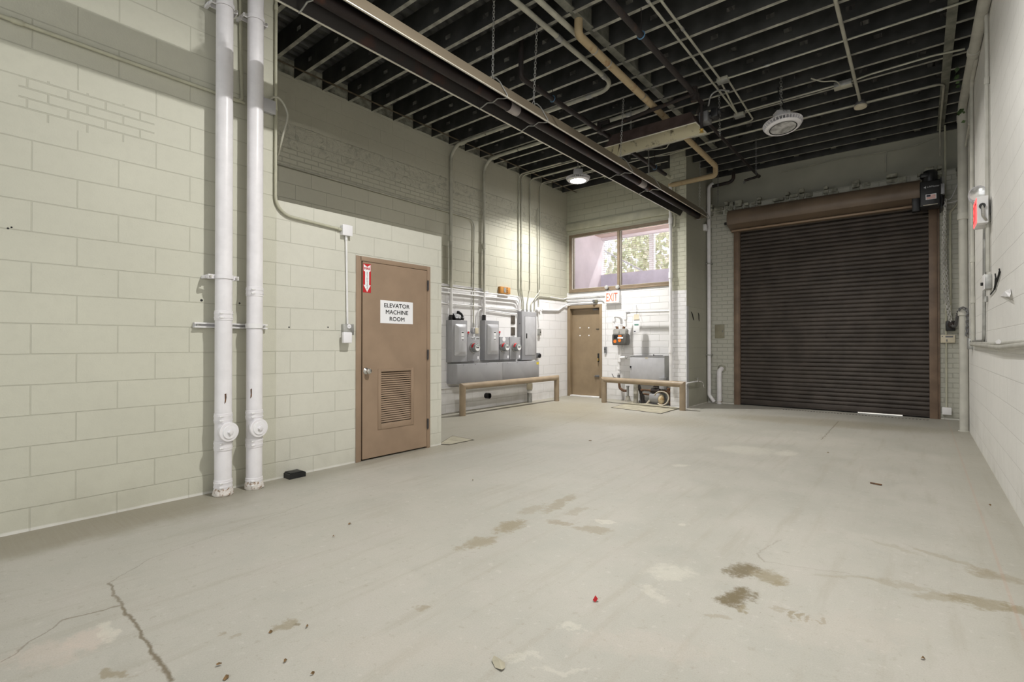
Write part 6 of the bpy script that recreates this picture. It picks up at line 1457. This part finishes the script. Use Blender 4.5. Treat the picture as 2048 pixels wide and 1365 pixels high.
# tiny cut tag between the joists
# high-bay lamps
def high_bay(label, c, R_, tilt, lens_mat, power, cl, spread):
    c = V(c); ax = V(tilt).normalized(); t = thing('high_bay_lamp', label, 'lamp', c)
    k = R_
    obj('rim', MB().lathe([(.66 * k, .03 * k), (.66 * k, -.02 * k), (.80 * k, -.03 * k), (.90 * k, .05 * k), (.90 * k, .10 * k), (.60 * k, .10 * k)], c, ax, 40), M['led_body'], t)
    obj('lens', MB().lathe([(.64 * k, .0), (.66 * k, -.012 * k), (.45 * k, -.02 * k), (.01, -.025 * k)], c, ax, 36), lens_mat, t)
    obj('lens_ring', MB().lathe([(.64 * k, .0), (.64 * k, -.022 * k), (.70 * k, -.026 * k), (.70 * k, .0)], c, ax, 36), M['black'], t)
    ref = V((1, 0, 0)) if abs(ax.x) < .9 else V((0, 1, 0)); N = (ref - ax * ref.dot(ax)).normalized(); B = ax.cross(N)
    fn = MB(); nf = 36
    for i in range(nf):
        a = 2 * PI * i / nf; d = N * math.cos(a) + B * math.sin(a); s = ax.cross(d)
        q = [c + d * (.60 * k) + ax * (.08 * k), c + d * (.90 * k) + ax * (.06 * k), c + d * k + ax * (.20 * k), c + d * (.98 * k) + ax * (.27 * k), c + d * (.6 * k) + ax * (.30 * k)]
        fn.prism([p - s * .014 * k for p in q], s * .028 * k)
    obj('cooling_fins', fn, M['led_body'], t, smooth=False)
    obj('top_ring', MB().lathe([(.90 * k, .26 * k), (1.0 * k, .24 * k), (1.0 * k, .28 * k), (.9 * k, .31 * k), (.3 * k, .33 * k)], c, ax, 40), M['led_body'], t)
    obj('core', MB().lathe([(.58 * k, .06 * k), (.58 * k, .32 * k)], c, ax, 30), M['grey_dark'], t)
    dcx = c + ax * (.72 * k); fx = V((math.cos(.69), math.sin(.69), 0)); fx = (fx - ax * fx.dot(ax)).normalized(); fy = ax.cross(fx)
    dv = obj('driver_box', MB().obox(dcx, fx, fy, ax, (.76 * k, .5 * k, .46 * k), .012), M['led_body'], t)
    if 'roller' in label: text('maker_word', 'RAB', M['ink'], dv, dcx - fy * .251 * k + fx * .06 * k + ax * .15 * k, fx, -fy, w=.24 * k, h=.065 * k)
    obj('hook', MB().tube([dcx + ax * (.22 * k), dcx + ax * (.30 * k), dcx + ax * (.36 * k) + fx * .03, dcx + ax * (.42 * k), dcx + ax * (.36 * k) - fx * .03, dcx + ax * (.30 * k)], .006, 6), M['galv'], t)
    top = dcx + ax * (.42 * k)
    obj('power_cord', MB().tube(spline([dcx + ax * (.2 * k) + fx * .07, dcx + ax * (.36 * k) + fx * .07, top + V((-.02, -.01, .2)), V((top.x - .04, top.y, ZJ + .03))], 7), .007, 8), M['black'], t)
    tag(obj('hanging_chain', chain_mesh([top - V((0, 0, .02)), V((top.x, top.y, ZD if cl else ZJ))], .05, .0045), M['galv']), 'chain holding the %s' % ('high-bay lamp before the roller door' if 'roller' in label else 'lit high-bay lamp over the electrical corner' if 'exit' in label else 'high-bay lamp nearest the camera'), 'chain')
    ld = bpy.data.lights.new('high_bay_light', 'AREA'); ld.shape = 'DISK'; ld.size = .11 if 'nearest' in label else .6 * k * 2; ld.energy = power; ld.color = (1, .965, .91) if 'roller' in label else (1, .98, .95); ld.spread = spread
    lo = bpy.data.objects.new('high_bay_light', ld); C.objects.link(lo); lo.location = c - ax * .04 * k; lo.rotation_euler = (-ax).to_track_quat('-Z', 'Y').to_euler()
    return t
OFF_LAMP = onY(1566, 256, 7.72); LIT = onY(1156, 362, 8.38)
high_bay('round grey high-bay lamp with finned rim hanging before the roller door', OFF_LAMP, .250, (-.10, .10, 1), M['lens_off'], 48, True, math.radians(150))  # this lamp is off; its light is added to brighten the far end
high_bay('lit high-bay lamp hanging overhead nearest the camera', (-1.2, 2.5, 4.54), .250, (0, 0, 1), M['lens_on'], 178, True, PI)
high_bay('lit high-bay lamp glowing above the exit corner', LIT, .235, (0, 0, 1), M['lens_on'], 122, False, math.radians(135))

vl = bpy.data.lights.new('vestibule_fill', 'POINT'); vl.energy = 30; vl.shadow_soft_size = .04; vl.color = (1, .95, .97)  # added fill lamp, hidden above the window head, brightens the vestibule
vo_ = bpy.data.objects.new('vestibule_fill', vl); C.objects.link(vo_); vo_.location = (-4.9, 10.32, 3.96)
sn = bpy.data.lights.new('sun', 'SUN'); sn.energy = 5.0; sn.angle = math.radians(4); sn.color = (1, .96, .9)
so = bpy.data.objects.new('sun', sn); C.objects.link(so); so.location = (4, 20, 15); so.rotation_euler = V((-.35, -.62, -1.0)).to_track_quat('-Z', 'Y').to_euler()

# ================================================================== SMALL THINGS ON THE FLOOR
def scrap(name, px, py, size, mat, label, cat, sd, flat=.006):
    rr = random.Random(sd); c = onZ(px, py); n = 7; a0 = rr.uniform(0, 6)
    el = rr.uniform(.35, .6)
    pts = [V((c.x + math.cos(a0) * math.cos(2 * PI * i / n) * size * rr.uniform(.8, 1.1) - math.sin(a0) * math.sin(2 * PI * i / n) * size * el, c.y + math.sin(a0) * math.cos(2 * PI * i / n) * size + math.cos(a0) * math.sin(2 * PI * i / n) * size * el, .001 + rr.uniform(0, flat))) for i in range(n)]
    mb = MB(); vs = [mb.bm.verts.new(p) for p in pts]; m = mb.bm.verts.new((c.x, c.y, flat * 1.5))
    for i in range(n): mb.bm.faces.new((vs[i], vs[(i + 1) % n], m))
    return tag(obj(name, mb, mat, smooth=False), label, cat)
scrap('red_scrap', 1191, 1204, .016, M['red'], 'tiny red scrap lying alone on the open floor', 'scrap', 1, .02)
scrap('paper_scrap', 997, 1330, .05, M['plate'], 'pale torn paper scrap on the floor at the bottom of the picture', 'paper', 9, .012)
q0 = onZ(1752, 970); tag(obj('wood_sliver', MB().obox(q0 + V((0, 0, .008)), (1, -.25, 0), (.25, 1, 0), (0, 0, 1), (.085, .014, .010), .002), M['rust_pipe'], smooth=False), 'dark wood sliver on the floor before the right wall', 'wood')
for i, (px, py, s) in enumerate(((614, 1256, .014), (541, 1267, .012), (946, 962, .016), (452, 1358, .02), (438, 1333, .014), (571, 1325, .013), (625, 1351, .011), (1846, 1320, .012), (700, 1050, .018), (667, 1075, .014), (1180, 883, .03), (1656, 907, .014), (1980, 1012, .012))):
    scrap('dry_leaf', px, py, s * .75, M['dry_leaf'], 'small brown dry leaf scrap on the concrete floor', 'leaf', 20 + i, .01)['group'] = 'dry leaf scraps on the floor'

# ================================================================== LIGHT, WORLD, CAMERA
w = bpy.data.worlds.new('daylight'); bpy.context.scene.world = w; w.use_nodes = True
bg = w.node_tree.nodes['Background']; bg.inputs['Color'].default_value = (.96, .98, 1.0, 1); bg.inputs['Strength'].default_value = 1.55  # pale sky, doubling as room fill through the open near end
cam = bpy.data.cameras.new('camera'); cam.lens = F * 36 / 2048; cam.sensor_width = 36; cam.sensor_fit = 'HORIZONTAL'; cam.clip_start = .05
co = bpy.data.objects.new('camera', cam); C.objects.link(co); co.location = CO
co.matrix_world = Matrix.Translation(CO) @ Matrix((rt, upv, -fw)).transposed().to_4x4()
sc = bpy.context.scene; sc.camera = co
sc.view_settings.view_transform = 'Standard'; sc.view_settings.look = 'None'; sc.view_settings.exposure = 0.0
sc.cycles.use_adaptive_sampling = True; sc.cycles.adaptive_threshold = .03; sc.cycles.adaptive_min_samples = 16
sc.cycles.max_bounces = 7; sc.cycles.diffuse_bounces = 4; sc.cycles.glossy_bounces = 3; sc.cycles.transmission_bounces = 6
sc.cycles.use_denoising = True; sc.cycles.sample_clamp_indirect = 8
